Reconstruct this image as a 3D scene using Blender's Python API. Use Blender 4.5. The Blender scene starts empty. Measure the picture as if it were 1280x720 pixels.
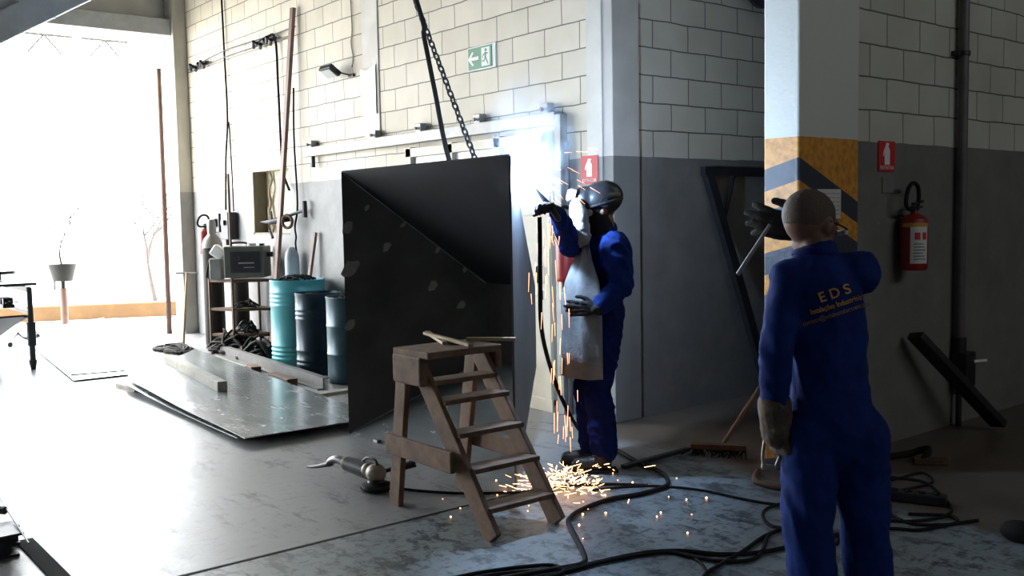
import bpy, bmesh, math, random
from mathutils import Vector, Matrix, noise
from mathutils.bvhtree import BVHTree
random.seed(7)
V=Vector; R=math.radians
S=bpy.context.scene; COL=S.collection

# ------------------------------------------------------------------ camera
cam=bpy.data.cameras.new('camera'); cam.sensor_width=36; cam.lens=1212.06/1280*36; cam.clip_end=400
co=bpy.data.objects.new('camera',cam); COL.objects.link(co); S.camera=co
yaw,pit,rol=R(128.62188-180),R(4.157803),R(-1.048073)
f_=V((math.sin(yaw)*math.cos(pit),math.cos(yaw)*math.cos(pit),-math.sin(pit)))
r_=V((math.cos(yaw),-math.sin(yaw),0)); u_=r_.cross(f_)
r2=r_*math.cos(rol)+u_*math.sin(rol); u2=-r_*math.sin(rol)+u_*math.cos(rol)
co.matrix_world=Matrix(((r2.x,u2.x,-f_.x,0),(r2.y,u2.y,-f_.y,0),(r2.z,u2.z,-f_.z,1.5),(0,0,0,1)))

# ------------------------------------------------------------------ light
S.view_settings.view_transform='Standard'; S.view_settings.look='None'
S.view_settings.gamma=1; S.view_settings.use_curve_mapping=False
S.view_settings.exposure=0.0
w=bpy.data.worlds.new('sky'); S.world=w; w.use_nodes=True
bg=w.node_tree.nodes['Background']; bg.inputs[0].default_value=(0.93,0.97,1.0,1); bg.inputs[1].default_value=18.0
sun=bpy.data.lights.new('sun','SUN'); sun.energy=6; sun.angle=R(3); sun.color=(1,.93,.8)
so=bpy.data.objects.new('sun',sun); COL.objects.link(so)
so.rotation_euler=V((0.72,0.36,-0.62)).to_track_quat('-Z','Y').to_euler()
ARC=V((-4.265,3.50,1.705))      # the arc itself is a small glowing mesh further down

hw=bpy.data.lights.new('added_fill_light','AREA'); hw.shape='RECTANGLE'; hw.size=7.0; hw.size_y=.8; hw.energy=95; hw.color=(.95,.98,1.0)  # added fill lamp, brightens the walls on the right
ho=bpy.data.objects.new('added_fill_light',hw); COL.objects.link(ho); ho.location=(4.9,6.5,5.3); ho.rotation_euler=V((-1,0,-.05)).to_track_quat('-Z','Y').to_euler()

# ------------------------------------------------------------------ materials
def nt(name):
    m=bpy.data.materials.new(name); m.use_nodes=True
    return m,m.node_tree,m.node_tree.nodes['Principled BSDF']
def N(t,typ,**kw):
    n=t.nodes.new(typ)
    for k,v in kw.items(): setattr(n,k,v)
    return n
def c4(c): return (c[0],c[1],c[2],1)
def mat(name,col,rough=.6,metal=0,var=.15,scale=6,bump=.1,col2=None,stretch=(1,1,1),spec=None,alpha=None,rv=0.0,detail=6):
    m,t,b=nt(name); L=t.links.new
    tc=N(t,'ShaderNodeTexCoord'); mp=N(t,'ShaderNodeMapping'); mp.inputs['Scale'].default_value=stretch
    L(tc.outputs['Object'],mp.inputs[0])
    no=N(t,'ShaderNodeTexNoise'); no.inputs['Scale'].default_value=scale; no.inputs['Detail'].default_value=detail; no.inputs['Roughness'].default_value=.65
    L(mp.outputs[0],no.inputs['Vector'])
    rp=N(t,'ShaderNodeValToRGB'); rp.color_ramp.elements[0].position=.32; rp.color_ramp.elements[1].position=.68
    if col2 is None: col2=tuple(c*(1-var*2) for c in col)
    rp.color_ramp.elements[0].color=c4(col2); rp.color_ramp.elements[1].color=c4(col)
    L(no.outputs['Fac'],rp.inputs[0]); L(rp.outputs[0],b.inputs['Base Color'])
    b.inputs['Roughness'].default_value=rough; b.inputs['Metallic'].default_value=metal
    if rv:
        mr=N(t,'ShaderNodeMapRange'); mr.inputs['To Min'].default_value=max(0,rough-rv); mr.inputs['To Max'].default_value=min(1,rough+rv)
        L(no.outputs['Fac'],mr.inputs[0]); L(mr.outputs[0],b.inputs['Roughness'])
    if spec is not None: b.inputs['Specular IOR Level'].default_value=spec
    if bump:
        bp=N(t,'ShaderNodeBump'); bp.inputs['Strength'].default_value=bump; bp.inputs['Distance'].default_value=.02
        L(no.outputs['Fac'],bp.inputs['Height']); L(bp.outputs[0],b.inputs['Normal'])
    return m
def emit(name,col,st):
    m,t,b=nt(name); b.inputs['Base Color'].default_value=(0,0,0,1); b.inputs['Emission Color'].default_value=c4(col); b.inputs['Emission Strength'].default_value=st
    return m
def block_wall(name,axis,off,cream,grey,zd=1.925):
    m,t,b=nt(name); L=t.links.new
    g=N(t,'ShaderNodeNewGeometry'); sp=N(t,'ShaderNodeSeparateXYZ'); L(g.outputs['Position'],sp.inputs[0])
    a1=N(t,'ShaderNodeMath',operation='SUBTRACT'); L(sp.outputs[axis],a1.inputs[0]); a1.inputs[1].default_value=off
    a2=N(t,'ShaderNodeMath',operation='SUBTRACT'); L(sp.outputs[2],a2.inputs[0]); a2.inputs[1].default_value=.12
    nw=N(t,'ShaderNodeTexNoise'); nw.inputs['Scale'].default_value=5; L(g.outputs['Position'],nw.inputs['Vector'])
    wb=N(t,'ShaderNodeMath',operation='MULTIPLY_ADD'); L(nw.outputs['Fac'],wb.inputs[0]); wb.inputs[1].default_value=.018; wb.inputs[2].default_value=-.009
    wa=N(t,'ShaderNodeMath',operation='ADD'); L(a1.outputs[0],wa.inputs[0]); L(wb.outputs[0],wa.inputs[1])
    wc=N(t,'ShaderNodeMath',operation='ADD'); L(a2.outputs[0],wc.inputs[0]); L(wb.outputs[0],wc.inputs[1])
    cb=N(t,'ShaderNodeCombineXYZ'); L(wa.outputs[0],cb.inputs[0]); L(wc.outputs[0],cb.inputs[1])
    br=N(t,'ShaderNodeTexBrick'); L(cb.outputs[0],br.inputs['Vector'])
    br.offset=.5; br.inputs['Scale'].default_value=1; br.inputs['Brick Width'].default_value=.39; br.inputs['Row Height'].default_value=.2
    br.inputs['Mortar Size'].default_value=.0055; br.inputs['Mortar Smooth'].default_value=.25; br.inputs['Bias'].default_value=0
    br.inputs['Color1'].default_value=c4(cream); br.inputs['Color2'].default_value=c4([c*.9 for c in cream]); br.inputs['Mortar'].default_value=c4([c*.22 for c in cream])
    ns=N(t,'ShaderNodeTexNoise'); ns.inputs['Scale'].default_value=2.2; ns.inputs['Detail'].default_value=8; L(g.outputs['Position'],ns.inputs['Vector'])
    mx=N(t,'ShaderNodeMix',data_type='RGBA',blend_type='MULTIPLY'); mx.inputs[0].default_value=1
    rp=N(t,'ShaderNodeValToRGB'); rp.color_ramp.elements[0].position=.3; rp.color_ramp.elements[0].color=(.84,.83,.8,1); rp.color_ramp.elements[1].position=.7; rp.color_ramp.elements[1].color=(1,1,1,1)
    L(ns.outputs['Fac'],rp.inputs[0]); L(br.outputs['Color'],mx.inputs[6]); L(rp.outputs[0],mx.inputs[7])
    # grey painted plinth, plastered smooth
    nd=N(t,'ShaderNodeTexNoise'); nd.inputs['Scale'].default_value=3.2; nd.inputs['Detail'].default_value=9; nd.inputs['Roughness'].default_value=.7; L(g.outputs['Position'],nd.inputs['Vector'])
    rg=N(t,'ShaderNodeValToRGB'); rg.color_ramp.elements[0].position=.35; rg.color_ramp.elements[0].color=c4([c*.74 for c in grey]); rg.color_ramp.elements[1].position=.65; rg.color_ramp.elements[1].color=c4(grey)
    L(nd.outputs['Fac'],rg.inputs[0])
    ed=N(t,'ShaderNodeMath',operation='ADD'); L(sp.outputs[2],ed.inputs[0]); L(wb.outputs[0],ed.inputs[1])
    gt=N(t,'ShaderNodeMath',operation='GREATER_THAN'); L(ed.outputs[0],gt.inputs[0]); gt.inputs[1].default_value=zd
    fm=N(t,'ShaderNodeMix',data_type='RGBA'); L(gt.outputs[0],fm.inputs[0]); L(rg.outputs[0],fm.inputs[6]); L(mx.outputs[2],fm.inputs[7])
    L(fm.outputs[2],b.inputs['Base Color'])
    inv=N(t,'ShaderNodeMath',operation='SUBTRACT'); inv.inputs[0].default_value=1; L(br.outputs['Fac'],inv.inputs[1])
    hm=N(t,'ShaderNodeMath',operation='MULTIPLY'); L(inv.outputs[0],hm.inputs[0]); L(gt.outputs[0],hm.inputs[1])
    hb=N(t,'ShaderNodeMath',operation='MULTIPLY_ADD'); L(nd.outputs['Fac'],hb.inputs[0]); hb.inputs[1].default_value=.25; L(hm.outputs[0],hb.inputs[2])
    bp=N(t,'ShaderNodeBump'); bp.inputs['Strength'].default_value=.35; bp.inputs['Distance'].default_value=.012
    L(hb.outputs[0],bp.inputs['Height']); L(bp.outputs[0],b.inputs['Normal'])
    b.inputs['Roughness'].default_value=.62
    return m
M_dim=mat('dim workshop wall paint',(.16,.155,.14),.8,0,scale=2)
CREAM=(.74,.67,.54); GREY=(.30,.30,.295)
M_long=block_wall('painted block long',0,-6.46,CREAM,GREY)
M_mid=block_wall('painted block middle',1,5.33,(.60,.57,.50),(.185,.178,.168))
M_right=block_wall('painted block right',1,5.49,(.56,.57,.50),(.18,.18,.165))  # dado grey lowered to stand in for shade low on this wall
def plaster(name,cream,grey,zd=1.925):
    m,t,b=nt(name); L=t.links.new
    g=N(t,'ShaderNodeNewGeometry'); sp=N(t,'ShaderNodeSeparateXYZ'); L(g.outputs['Position'],sp.inputs[0])
    nd=N(t,'ShaderNodeTexNoise'); nd.inputs['Scale'].default_value=4; nd.inputs['Detail'].default_value=8; L(g.outputs['Position'],nd.inputs['Vector'])
    def ramp(c):
        r=N(t,'ShaderNodeValToRGB'); r.color_ramp.elements[0].position=.35; r.color_ramp.elements[0].color=c4([x*.85 for x in c]); r.color_ramp.elements[1].position=.65; r.color_ramp.elements[1].color=c4(c); L(nd.outputs['Fac'],r.inputs[0]); return r
    a=ramp(cream); d=ramp(grey)
    gt=N(t,'ShaderNodeMath',operation='GREATER_THAN'); L(sp.outputs[2],gt.inputs[0]); gt.inputs[1].default_value=zd
    fm=N(t,'ShaderNodeMix',data_type='RGBA'); L(gt.outputs[0],fm.inputs[0]); L(d.outputs[0],fm.inputs[6]); L(a.outputs[0],fm.inputs[7]); L(fm.outputs[2],b.inputs['Base Color'])
    bp=N(t,'ShaderNodeBump'); bp.inputs['Strength'].default_value=.2; bp.inputs['Distance'].default_value=.01; L(nd.outputs['Fac'],bp.inputs['Height']); L(bp.outputs[0],b.inputs['Normal'])
    b.inputs['Roughness'].default_value=.6
    return m
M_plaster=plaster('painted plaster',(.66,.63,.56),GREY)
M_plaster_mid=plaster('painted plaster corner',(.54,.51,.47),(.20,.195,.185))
def striped():
    m,t,b=nt('hazard striped column'); L=t.links.new
    g=N(t,'ShaderNodeNewGeometry'); sp=N(t,'ShaderNodeSeparateXYZ'); L(g.outputs['Position'],sp.inputs[0])
    sn=N(t,'ShaderNodeSeparateXYZ'); L(g.outputs['True Normal'],sn.inputs[0])
    nd=N(t,'ShaderNodeTexNoise'); nd.inputs['Scale'].default_value=26; nd.inputs['Detail'].default_value=6; L(g.outputs['Position'],nd.inputs['Vector'])
    # height of the stripe pattern on each face
    def ma(op,a,bv,c=None):
        n=N(t,'ShaderNodeMath',operation=op)
        for i,v in enumerate((a,bv,c)):
            if v is None: continue
            if isinstance(v,(int,float)): n.inputs[i].default_value=v
            else: L(v,n.inputs[i])
        return n.outputs[0]
    sx=ma('SUBTRACT',sp.outputs[0],-3.26); hy=ma('MULTIPLY_ADD',sx,-.26,sp.outputs[2])      # face towards -y
    sy=ma('SUBTRACT',sp.outputs[1],4.68); hx=ma('MULTIPLY_ADD',sy,.43,sp.outputs[2])       # face towards +x
    an=ma('ABSOLUTE',sn.outputs[0],0); isx=ma('GREATER_THAN',an,.5)
    dif=ma('SUBTRACT',hx,hy); h=ma('MULTIPLY_ADD',dif,isx,hy)
    h2=ma('SUBTRACT',h,1.81-.128); fr=ma('MODULO',ma('ADD',h2,4.86*2),.255 if False else .243)
    dark=ma('MULTIPLY',ma('LESS_THAN',fr,.128),ma('LESS_THAN',h,1.81))
    mx=N(t,'ShaderNodeMix',data_type='RGBA'); L(dark,mx.inputs[0])
    ry=N(t,'ShaderNodeValToRGB'); ry.color_ramp.elements[0].position=.3; ry.color_ramp.elements[0].color=(.42,.17,.02,1); ry.color_ramp.elements[1].position=.6; ry.color_ramp.elements[1].color=(.66,.30,.045,1); L(nd.outputs['Fac'],ry.inputs[0])
    L(ry.outputs[0],mx.inputs[6]); mx.inputs[7].default_value=(.035,.042,.06,1)
    gt=ma('GREATER_THAN',sp.outputs[2],1.925)
    fm=N(t,'ShaderNodeMix',data_type='RGBA'); L(gt,fm.inputs[0]); L(mx.outputs[2],fm.inputs[6]); fm.inputs[7].default_value=(.60,.61,.56,1)
    L(fm.outputs[2],b.inputs['Base Color']); b.inputs['Roughness'].default_value=.5
    bp=N(t,'ShaderNodeBump'); bp.inputs['Strength'].default_value=.5; bp.inputs['Distance'].default_value=.01; L(nd.outputs['Fac'],bp.inputs['Height']); L(bp.outputs[0],b.inputs['Normal'])
    return m
M_stripe=striped()
def floor_mat():
    m,t,b=nt('workshop concrete'); L=t.links.new
    g=N(t,'ShaderNodeNewGeometry'); sp=N(t,'ShaderNodeSeparateXYZ'); L(g.outputs['Position'],sp.inputs[0])
    def noi(sc,de=8,ro=.65,st=(1,1,1)):
        mp=N(t,'ShaderNodeMapping'); mp.inputs['Scale'].default_value=st; L(g.outputs['Position'],mp.inputs[0])
        n=N(t,'ShaderNodeTexNoise'); n.inputs['Scale'].default_value=sc; n.inputs['Detail'].default_value=de; n.inputs['Roughness'].default_value=ro; L(mp.outputs[0],n.inputs['Vector']); return n.outputs['Fac']
    def ramp(fac,p0,c0,p1,c1):
        r=N(t,'ShaderNodeValToRGB'); e=r.color_ramp.elements; e[0].position=p0; e[0].color=c4(c0); e[1].position=p1; e[1].color=c4(c1); L(fac,r.inputs[0]); return r.outputs[0]
    def mix(f,a,bb,bt='MIX'):
        x=N(t,'ShaderNodeMix',data_type='RGBA',blend_type=bt)
        if isinstance(f,float): x.inputs[0].default_value=f
        else: L(f,x.inputs[0])
        L(a,x.inputs[6]); L(bb,x.inputs[7]); return x.outputs[2]
    big=noi(.9); med=noi(3.5,9,.7); fine=noi(22,8,.75,(1,.45,1)); blot=noi(6.5,10,.78,(.75,1.25,1))
    base=ramp(big,.3,(.19,.225,.245),.7,(.25,.285,.30))
    stain=ramp(blot,.43,(.33,.33,.34),.50,(1,1,1))
    c=mix(1.0,base,stain,'MULTIPLY')
    sp2=ramp(fine,.40,(.45,.45,.45),.47,(1,1,1)); c=mix(1.0,c,sp2,'MULTIPLY')
    # smoother slab left of the joint
    sm=mix(1.0,ramp(med,.3,(.20,.205,.21),.7,(.28,.285,.29)),ramp(fine,.34,(.45,.45,.45),.44,(1,1,1)),'MULTIPLY')
    scf=noi(2.6,10,.8,(.6,1.7,1)); sm=mix(1.0,sm,ramp(scf,.38,(.36,.36,.37),.46,(1,1,1)),'MULTIPLY')
    lt=N(t,'ShaderNodeMath',operation='LESS_THAN'); L(sp.outputs[0],lt.inputs[0]); lt.inputs[1].default_value=-4.05
    c=mix(lt.outputs[0],c,sm)
    # brown strip along the walls
    ny=N(t,'ShaderNodeMath',operation='MULTIPLY_ADD'); L(big,ny.inputs[0]); ny.inputs[1].default_value=.9; L(sp.outputs[1],ny.inputs[2])
    gy=N(t,'ShaderNodeMapRange'); L(ny.outputs[0],gy.inputs[0]); gy.inputs['From Min'].default_value=4.9; gy.inputs['From Max'].default_value=5.05
    inr=N(t,'ShaderNodeMath',operation='GREATER_THAN'); L(sp.outputs[0],inr.inputs[0]); inr.inputs[1].default_value=-5.0
    bm_=N(t,'ShaderNodeMath',operation='MULTIPLY'); L(gy.outputs[0],bm_.inputs[0]); L(inr.outputs[0],bm_.inputs[1])
    brown_tone=ramp(med,.3,(.085,.065,.05),.7,(.14,.11,.085)); c=mix(bm_.outputs[0],c,brown_tone)
    L(c,b.inputs['Base Color'])
    mr=N(t,'ShaderNodeMapRange'); L(med,mr.inputs[0]); mr.inputs['From Min'].default_value=.3; mr.inputs['From Max'].default_value=.7
    mr.inputs['To Min'].default_value=.30; mr.inputs['To Max'].default_value=.46
    L(mr.outputs[0],b.inputs['Roughness'])
    bp=N(t,'ShaderNodeBump'); bp.inputs['Strength'].default_value=.22; bp.inputs['Distance'].default_value=.01; L(fine,bp.inputs['Height']); L(bp.outputs[0],b.inputs['Normal'])
    return m
M_floor=floor_mat()
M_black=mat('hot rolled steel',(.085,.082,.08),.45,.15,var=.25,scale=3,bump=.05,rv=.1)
M_topshade=mat('shaded steel sheet',(.028,.031,.04),.5,.3,var=.2,scale=3,bump=.04)  # hopper top plate: shade of its underside is put into the colour
M_steel=mat('dark steel',(.045,.045,.05),.5,.6,scale=9)
M_rust=mat('rusty steel',(.13,.075,.05),.7,.3,scale=14,bump=.25)
M_plate=mat('steel sheet',(.26,.29,.30),.25,.35,var=.16,scale=3.5,bump=.02,rv=.10,stretch=(.8,2,1),detail=9)
M_galv=mat('grey painted metal',(.29,.285,.27),.5,.3,scale=8)
M_wood=mat('worn wood',(.17,.097,.055),.8,0,col2=(.075,.041,.024),scale=7,bump=.3,stretch=(1.2,1.2,1.2))
M_wood2=mat('pale wood',(.42,.32,.19),.7,0,scale=9,bump=.2)
M_timber=mat('grey timber',(.30,.29,.26),.8,0,scale=12,bump=.3)
M_teal=mat('teal drum paint',(.075,.36,.40),.38,.1,var=.08,scale=5,bump=.04)
M_navy=mat('dark blue drum paint',(.012,.035,.055),.33,.3,var=.2,scale=5,bump=.06)
M_tealdk=mat('dull blue grey drum paint',(.03,.075,.10),.35,.3,var=.2,scale=5,bump=.06)
M_rubber=mat('black rubber',(.014,.013,.013),.8,0,scale=20,bump=.05,spec=.2)
M_plastic=mat('black plastic',(.02,.02,.023),.35,0,scale=20,bump=0)
M_blue=mat('blue work cloth',(.005,.024,.145),.8,0,col2=(.003,.014,.09),scale=12,bump=.25,spec=.12)
M_navycl=mat('dark navy work cloth',(.005,.014,.10),.8,0,col2=(.003,.008,.065),scale=12,bump=.25,spec=.12)
M_skin=mat('brown skin',(.15,.075,.048),.5,0,var=.08,scale=30,bump=.04)
M_hair=mat('cropped hair',(.085,.058,.046),.7,0,scale=90,bump=.4)
M_glove=mat('dark leather glove',(.018,.016,.016),.9,0,scale=25,bump=.4)
M_glove2=mat('brown leather glove',(.10,.068,.045),.8,0,scale=18,bump=.5,col2=(.03,.022,.018))
M_pale=mat('pale leather',(.33,.34,.34),.85,0,scale=14,bump=.5,var=.2)
M_apron=mat('grey leather apron',(.23,.25,.26),.8,0,scale=7,bump=.8,var=.18)
M_boot=mat('black boot leather',(.015,.014,.014),.5,0,scale=20,bump=.3)
M_red=mat('red enamel',(.26,.014,.013),.4,0,var=.1,scale=9,bump=.02)
M_sign=mat('red sign',(.55,.025,.03),.5,0,var=.05,bump=0)
M_green=mat('green sign',(.03,.22,.09),.5,0,var=.05,bump=0)
M_white=mat('white paint',(.78,.78,.74),.5,0,var=.04,bump=0)
M_paper=mat('white paper',(.62,.62,.58),.7,0,var=.06,bump=0)
M_ink=mat('printed ink',(.12,.12,.13),.7,0,bump=0)
M_door=mat('cream painted door',(.56,.50,.375),.5,0,var=.07,scale=4,bump=.05)
M_glass=mat('frosted glass',(.62,.64,.62),.25,0,var=.08,scale=3,bump=0)
M_orange=mat('faded orange print',(.62,.30,.06),.7,0,bump=0)
M_print=mat('faded print',(.26,.17,.10),.7,0,bump=0)
M_grind=mat('grinder body',(.25,.20,.15),.4,0,scale=10,bump=.05)
M_machine=mat('olive grey machine case',(.10,.104,.09),.5,.2,scale=8,bump=.03)
M_cyl=mat('dark gas cylinder paint',(.022,.017,.014),.75,.1,scale=6,bump=.1)
M_conc=mat('outside concrete',(.62,.6,.56),.8,0,scale=3)
M_tan=mat('tan kerb',(.20,.11,.045),.8,0,scale=3)
M_bark=mat('grey bark',(.10,.08,.07),.9,0,scale=9)
M_pot=mat('dark pot',(.012,.012,.009),.6,0,scale=8)
M_roof=mat('ceiling sheet',(.20,.20,.19),.7,.1,scale=2)
M_beam=mat('grey roof beam',(.50,.52,.52),.5,.2,scale=4)
M_grmark=mat('ground bright steel',(.30,.29,.27),.45,.5,scale=30,bump=.1)
M_pipe=mat('grey brown pipe',(.13,.115,.115),.5,.1,scale=6)
M_pole=mat('brown painted bar',(.22,.13,.10),.6,.1,scale=6)
M_visor=mat('visor glass',(.55,.6,.62),.12,0,bump=0,var=.05)
M_helm=mat('helmet shell',(.018,.019,.022),.32,0,var=.1,bump=0)
M_arc=emit('arc plasma',(.50,.70,1.0),2400)
M_spark=emit('hot sparks',(1,.50,.22),9)
M_spark2=emit('falling sparks',(1,.42,.20),3.2)

# ------------------------------------------------------------------ mesh helpers
def perp(d):
    d=d.normalized(); a=V((0,0,1)) if abs(d.z)<.9 else V((1,0,0))
    x=d.cross(a).normalized(); return x,d.cross(x).normalized()
class MB:
    def __init__(s): s.bm=bmesh.new()
    def quadbox(s,pts):           # 8 points: bottom 4, top 4
        v=[s.bm.verts.new(p) for p in pts]
        for f in ((0,3,2,1),(4,5,6,7),(0,1,5,4),(1,2,6,5),(2,3,7,6),(3,0,4,7)): s.bm.faces.new([v[i] for i in f])
        return s
    def box(s,c,size,rz=0,m=None):
        c=V(c); h=V(size)/2; P=[]
        rot=m if m is not None else Matrix.Rotation(rz,3,'Z')
        for z in (-1,1):
            for x,y in ((-1,-1),(1,-1),(1,1),(-1,1)): P.append(c+rot@V((x*h.x,y*h.y,z*h.z)))
        return s.quadbox(P)
    def bar(s,p0,p1,w,h,up=(0,0,1)):
        p0,p1=V(p0),V(p1); d=(p1-p0).normalized(); u=V(up); x=d.cross(u).normalized(); z=x.cross(d).normalized()
        P=[p+x*(a*w/2)+z*(b*h/2) for p in (p0,p1) for a,b in ((-1,-1),(1,-1),(1,1),(-1,1))]
        return s.quadbox(P)
    def ring(s,c,x,y,r,seg,ry=None):
        ry=r if ry is None else ry
        return [s.bm.verts.new(c+x*(r*math.cos(2*math.pi*i/seg))+y*(ry*math.sin(2*math.pi*i/seg))) for i in range(seg)]
    def loft(s,rings,cap=True):
        for a,b in zip(rings,rings[1:]):
            n=len(a)
            for i in range(n): s.bm.faces.new((a[i],a[(i+1)%n],b[(i+1)%n],b[i]))
        if cap:
            s.bm.faces.new(rings[0][::-1]); s.bm.faces.new(rings[-1])
        return s
    def cyl(s,p0,p1,r0,r1=None,seg=16):
        r1=r0 if r1 is None else r1; p0,p1=V(p0),V(p1); x,y=perp(p1-p0)
        return s.loft([s.ring(p0,x,y,r0,seg),s.ring(p1,x,y,r1,seg)])
    def lathe(s,prof,c,axis=(0,0,1),seg=32):
        c=V(c); a=V(axis).normalized(); x,y=perp(a)
        return s.loft([s.ring(c+a*h,x,y,max(r,1e-4),seg) for r,h in prof])
    def tube(s,pts,r,seg=8,sm=4):
        P=[V(p) for p in pts]
        if sm>1 and len(P)>2:
            Q=[]
            for i in range(len(P)-1):
                a=P[max(i-1,0)];b=P[i];c=P[i+1];d=P[min(i+2,len(P)-1)]
                for k in range(sm):
                    t=k/sm; Q.append(.5*((2*b)+(c-a)*t+(2*a-5*b+4*c-d)*t*t+(3*b-3*c+d-a)*t**3))
            Q.append(P[-1]); P=Q
        rings=[]; x=None
        for i,p in enumerate(P):
            d=(P[min(i+1,len(P)-1)]-P[max(i-1,0)])
            if d.length<1e-9: continue
            d.normalize()
            if x is None: x,_=perp(d)
            x=(x-d*x.dot(d)).normalized(); y=d.cross(x)
            rr=r(i/(len(P)-1)) if callable(r) else r
            rings.append(s.ring(p,x,y,rr,seg))
        return s.loft(rings)
    def cap(s,p0,p1,r0,r1=None,fl=1,side=None,seg=14):   # tapered capsule, optional flattening along 'side'
        r1=r0 if r1 is None else r1; p0,p1=V(p0),V(p1); d=(p1-p0)
        if d.length<1e-6: d=V((0,0,1e-4)); p1=p0+d
        u=d.normalized()
        if side is not None:
            x=V(side); x=(x-u*x.dot(u)).normalized(); y=u.cross(x)
        else: x,y=perp(u)
        R_=[]
        for k in range(1,6):
            a=math.pi/2*k/6; R_.append((p0-u*(r0*math.cos(a)),r0*math.sin(a)))
        R_.append((p0,r0)); R_.append((p0.lerp(p1,.5),(r0+r1)/2)); R_.append((p1,r1))
        for k in range(5,0,-1):
            a=math.pi/2*k/6; R_.append((p1+u*(r1*math.cos(a)),r1*math.sin(a)))
        return s.loft([s.ring(c,x,y,r*fl,seg,r) for c,r in R_])
    def ell(s,c,rad,rot=None,seg=20,rg=12):
        c=V(c); rot=rot or Matrix.Identity(3); rings=[]
        for k in range(1,rg):
            a=math.pi*k/rg
            rings.append([s.bm.verts.new(c+rot@V((rad[0]*math.sin(a)*math.cos(2*math.pi*i/seg),rad[1]*math.sin(a)*math.sin(2*math.pi*i/seg),-rad[2]*math.cos(a)))) for i in range(seg)])
        return s.loft(rings)
    def prism(s,poly,n,t):        # polygon (3D points) extruded by n*t
        a=[s.bm.verts.new(V(p)) for p in poly]; b=[s.bm.verts.new(V(p)+V(n)*t) for p in poly]
        k=len(a)
        s.bm.faces.new(a[::-1]); s.bm.faces.new(b)
        for i in range(k): s.bm.faces.new((a[i],a[(i+1)%k],b[(i+1)%k],b[i]))
        return s
    def torus(s,c,nrm,R0,r,seg=24,ms=8,a0=0,a1=2*math.pi):
        x,y=perp(V(nrm)); full=abs(a1-a0-2*math.pi)<1e-3
        pts=[V(c)+x*(R0*math.cos(a0+(a1-a0)*i/seg))+y*(R0*math.sin(a0+(a1-a0)*i/seg)) for i in range(seg+1)]
        return s.tube(pts,r,ms,1)
    def build(s,name,m,parent=None,smooth=False,bevel=0,local=False,vox=0,it=6,wr=0,ws=9,seed=0):
        bmesh.ops.recalc_face_normals(s.bm,faces=s.bm.faces)
        me=bpy.data.meshes.new(name)
        if parent is not None and not local:
            g=parent; off=V((0,0,0))
            while g is not None: off+=g.location; g=g.parent
            for v in s.bm.verts: v.co-=off
        s.bm.to_mesh(me); s.bm.free()
        o=bpy.data.objects.new(name,me); COL.objects.link(o)
        if parent is not None: o.parent=parent
        me.materials.append(m)
        if vox:
            rm=o.modifiers.new('r','REMESH'); rm.mode='VOXEL'; rm.voxel_size=vox
            sm_=o.modifiers.new('s','SMOOTH'); sm_.iterations=it; sm_.factor=.5
            dg=bpy.context.evaluated_depsgraph_get(); dg.update()
            me2=bpy.data.meshes.new_from_object(o.evaluated_get(dg)); o.modifiers.clear(); o.data=me2; me2.name=name
            me2.materials.clear(); me2.materials.append(m)
            if wr:
                nn=[v.normal.copy() for v in me2.vertices]
                for v,n_ in zip(me2.vertices,nn):
                    q=V((v.co.x*ws*.9,v.co.y*ws*.9,(v.co.z+.7*v.co.x-.4*v.co.y)*ws*.95))+V((seed*3.1,0,0))
                    h=1-abs(noise.noise(q))*2.4; h=max(h,-.6)
                    h+=.4*(1-abs(noise.noise(q*2.3))*2.2)
                    v.co+=n_*(h*wr)
            me2.shade_smooth()
        elif smooth:
            me.shade_smooth()
            if smooth!='all':
                try: me.set_sharp_from_angle(angle=R(35))
                except Exception: pass
        if bevel:
            b=o.modifiers.new('bevel','BEVEL'); b.width=bevel; b.segments=2; b.limit_method='ANGLE'
        return o
def tag(o,label,cat,group=None,kind=None):
    o['label']=label; o['category']=cat
    if group: o['group']=group
    if kind: o['kind']=kind
    return o
def thing(name,label,cat,loc=(0,0,0),group=None,rz=0):
    o=bpy.data.objects.new(name,None); COL.objects.link(o); o.location=loc; o.rotation_euler=(0,0,rz); o.empty_display_size=.1
    return tag(o,label,cat,group)
def struct(o): o['kind']='structure'; return o
def text_mesh(s,size,M_,depth=.001,sx=1,bold=0,space=1):
    cu=bpy.data.curves.new('t','FONT'); cu.body=s; cu.size=size; cu.extrude=depth; cu.offset=bold; cu.space_character=space; cu.align_x='CENTER'; cu.align_y='CENTER'
    o=bpy.data.objects.new('t',cu); COL.objects.link(o)
    dg=bpy.context.evaluated_depsgraph_get(); dg.update()
    me=bpy.data.meshes.new_from_object(o.evaluated_get(dg)); bpy.data.objects.remove(o)
    for v in me.vertices: v.co.x*=sx
    me.transform(M_); return me
def text(s,size,M_,m,parent,name='lettering',**k):
    me=text_mesh(s,size,M_,**k); me.materials.append(m)
    o=bpy.data.objects.new(name,me); COL.objects.link(o); o.parent=parent
    if parent is not None:
        g=parent; off=V((0,0,0))
        while g is not None: off+=g.location; g=g.parent
        me.transform(Matrix.Translation(-off))
    return o
def face_m(c,right,up):   # matrix placing text in the plane
    r=V(right).normalized(); u=V(up).normalized(); n=r.cross(u)
    return Matrix(((r.x,u.x,n.x,c[0]),(r.y,u.y,n.y,c[1]),(r.z,u.z,n.z,c[2]),(0,0,0,1)))
FX=(V((1,0,0)),V((0,0,1)))     # surface facing -y
FY=(V((0,1,0)),V((0,0,1)))     # surface facing +x

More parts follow.
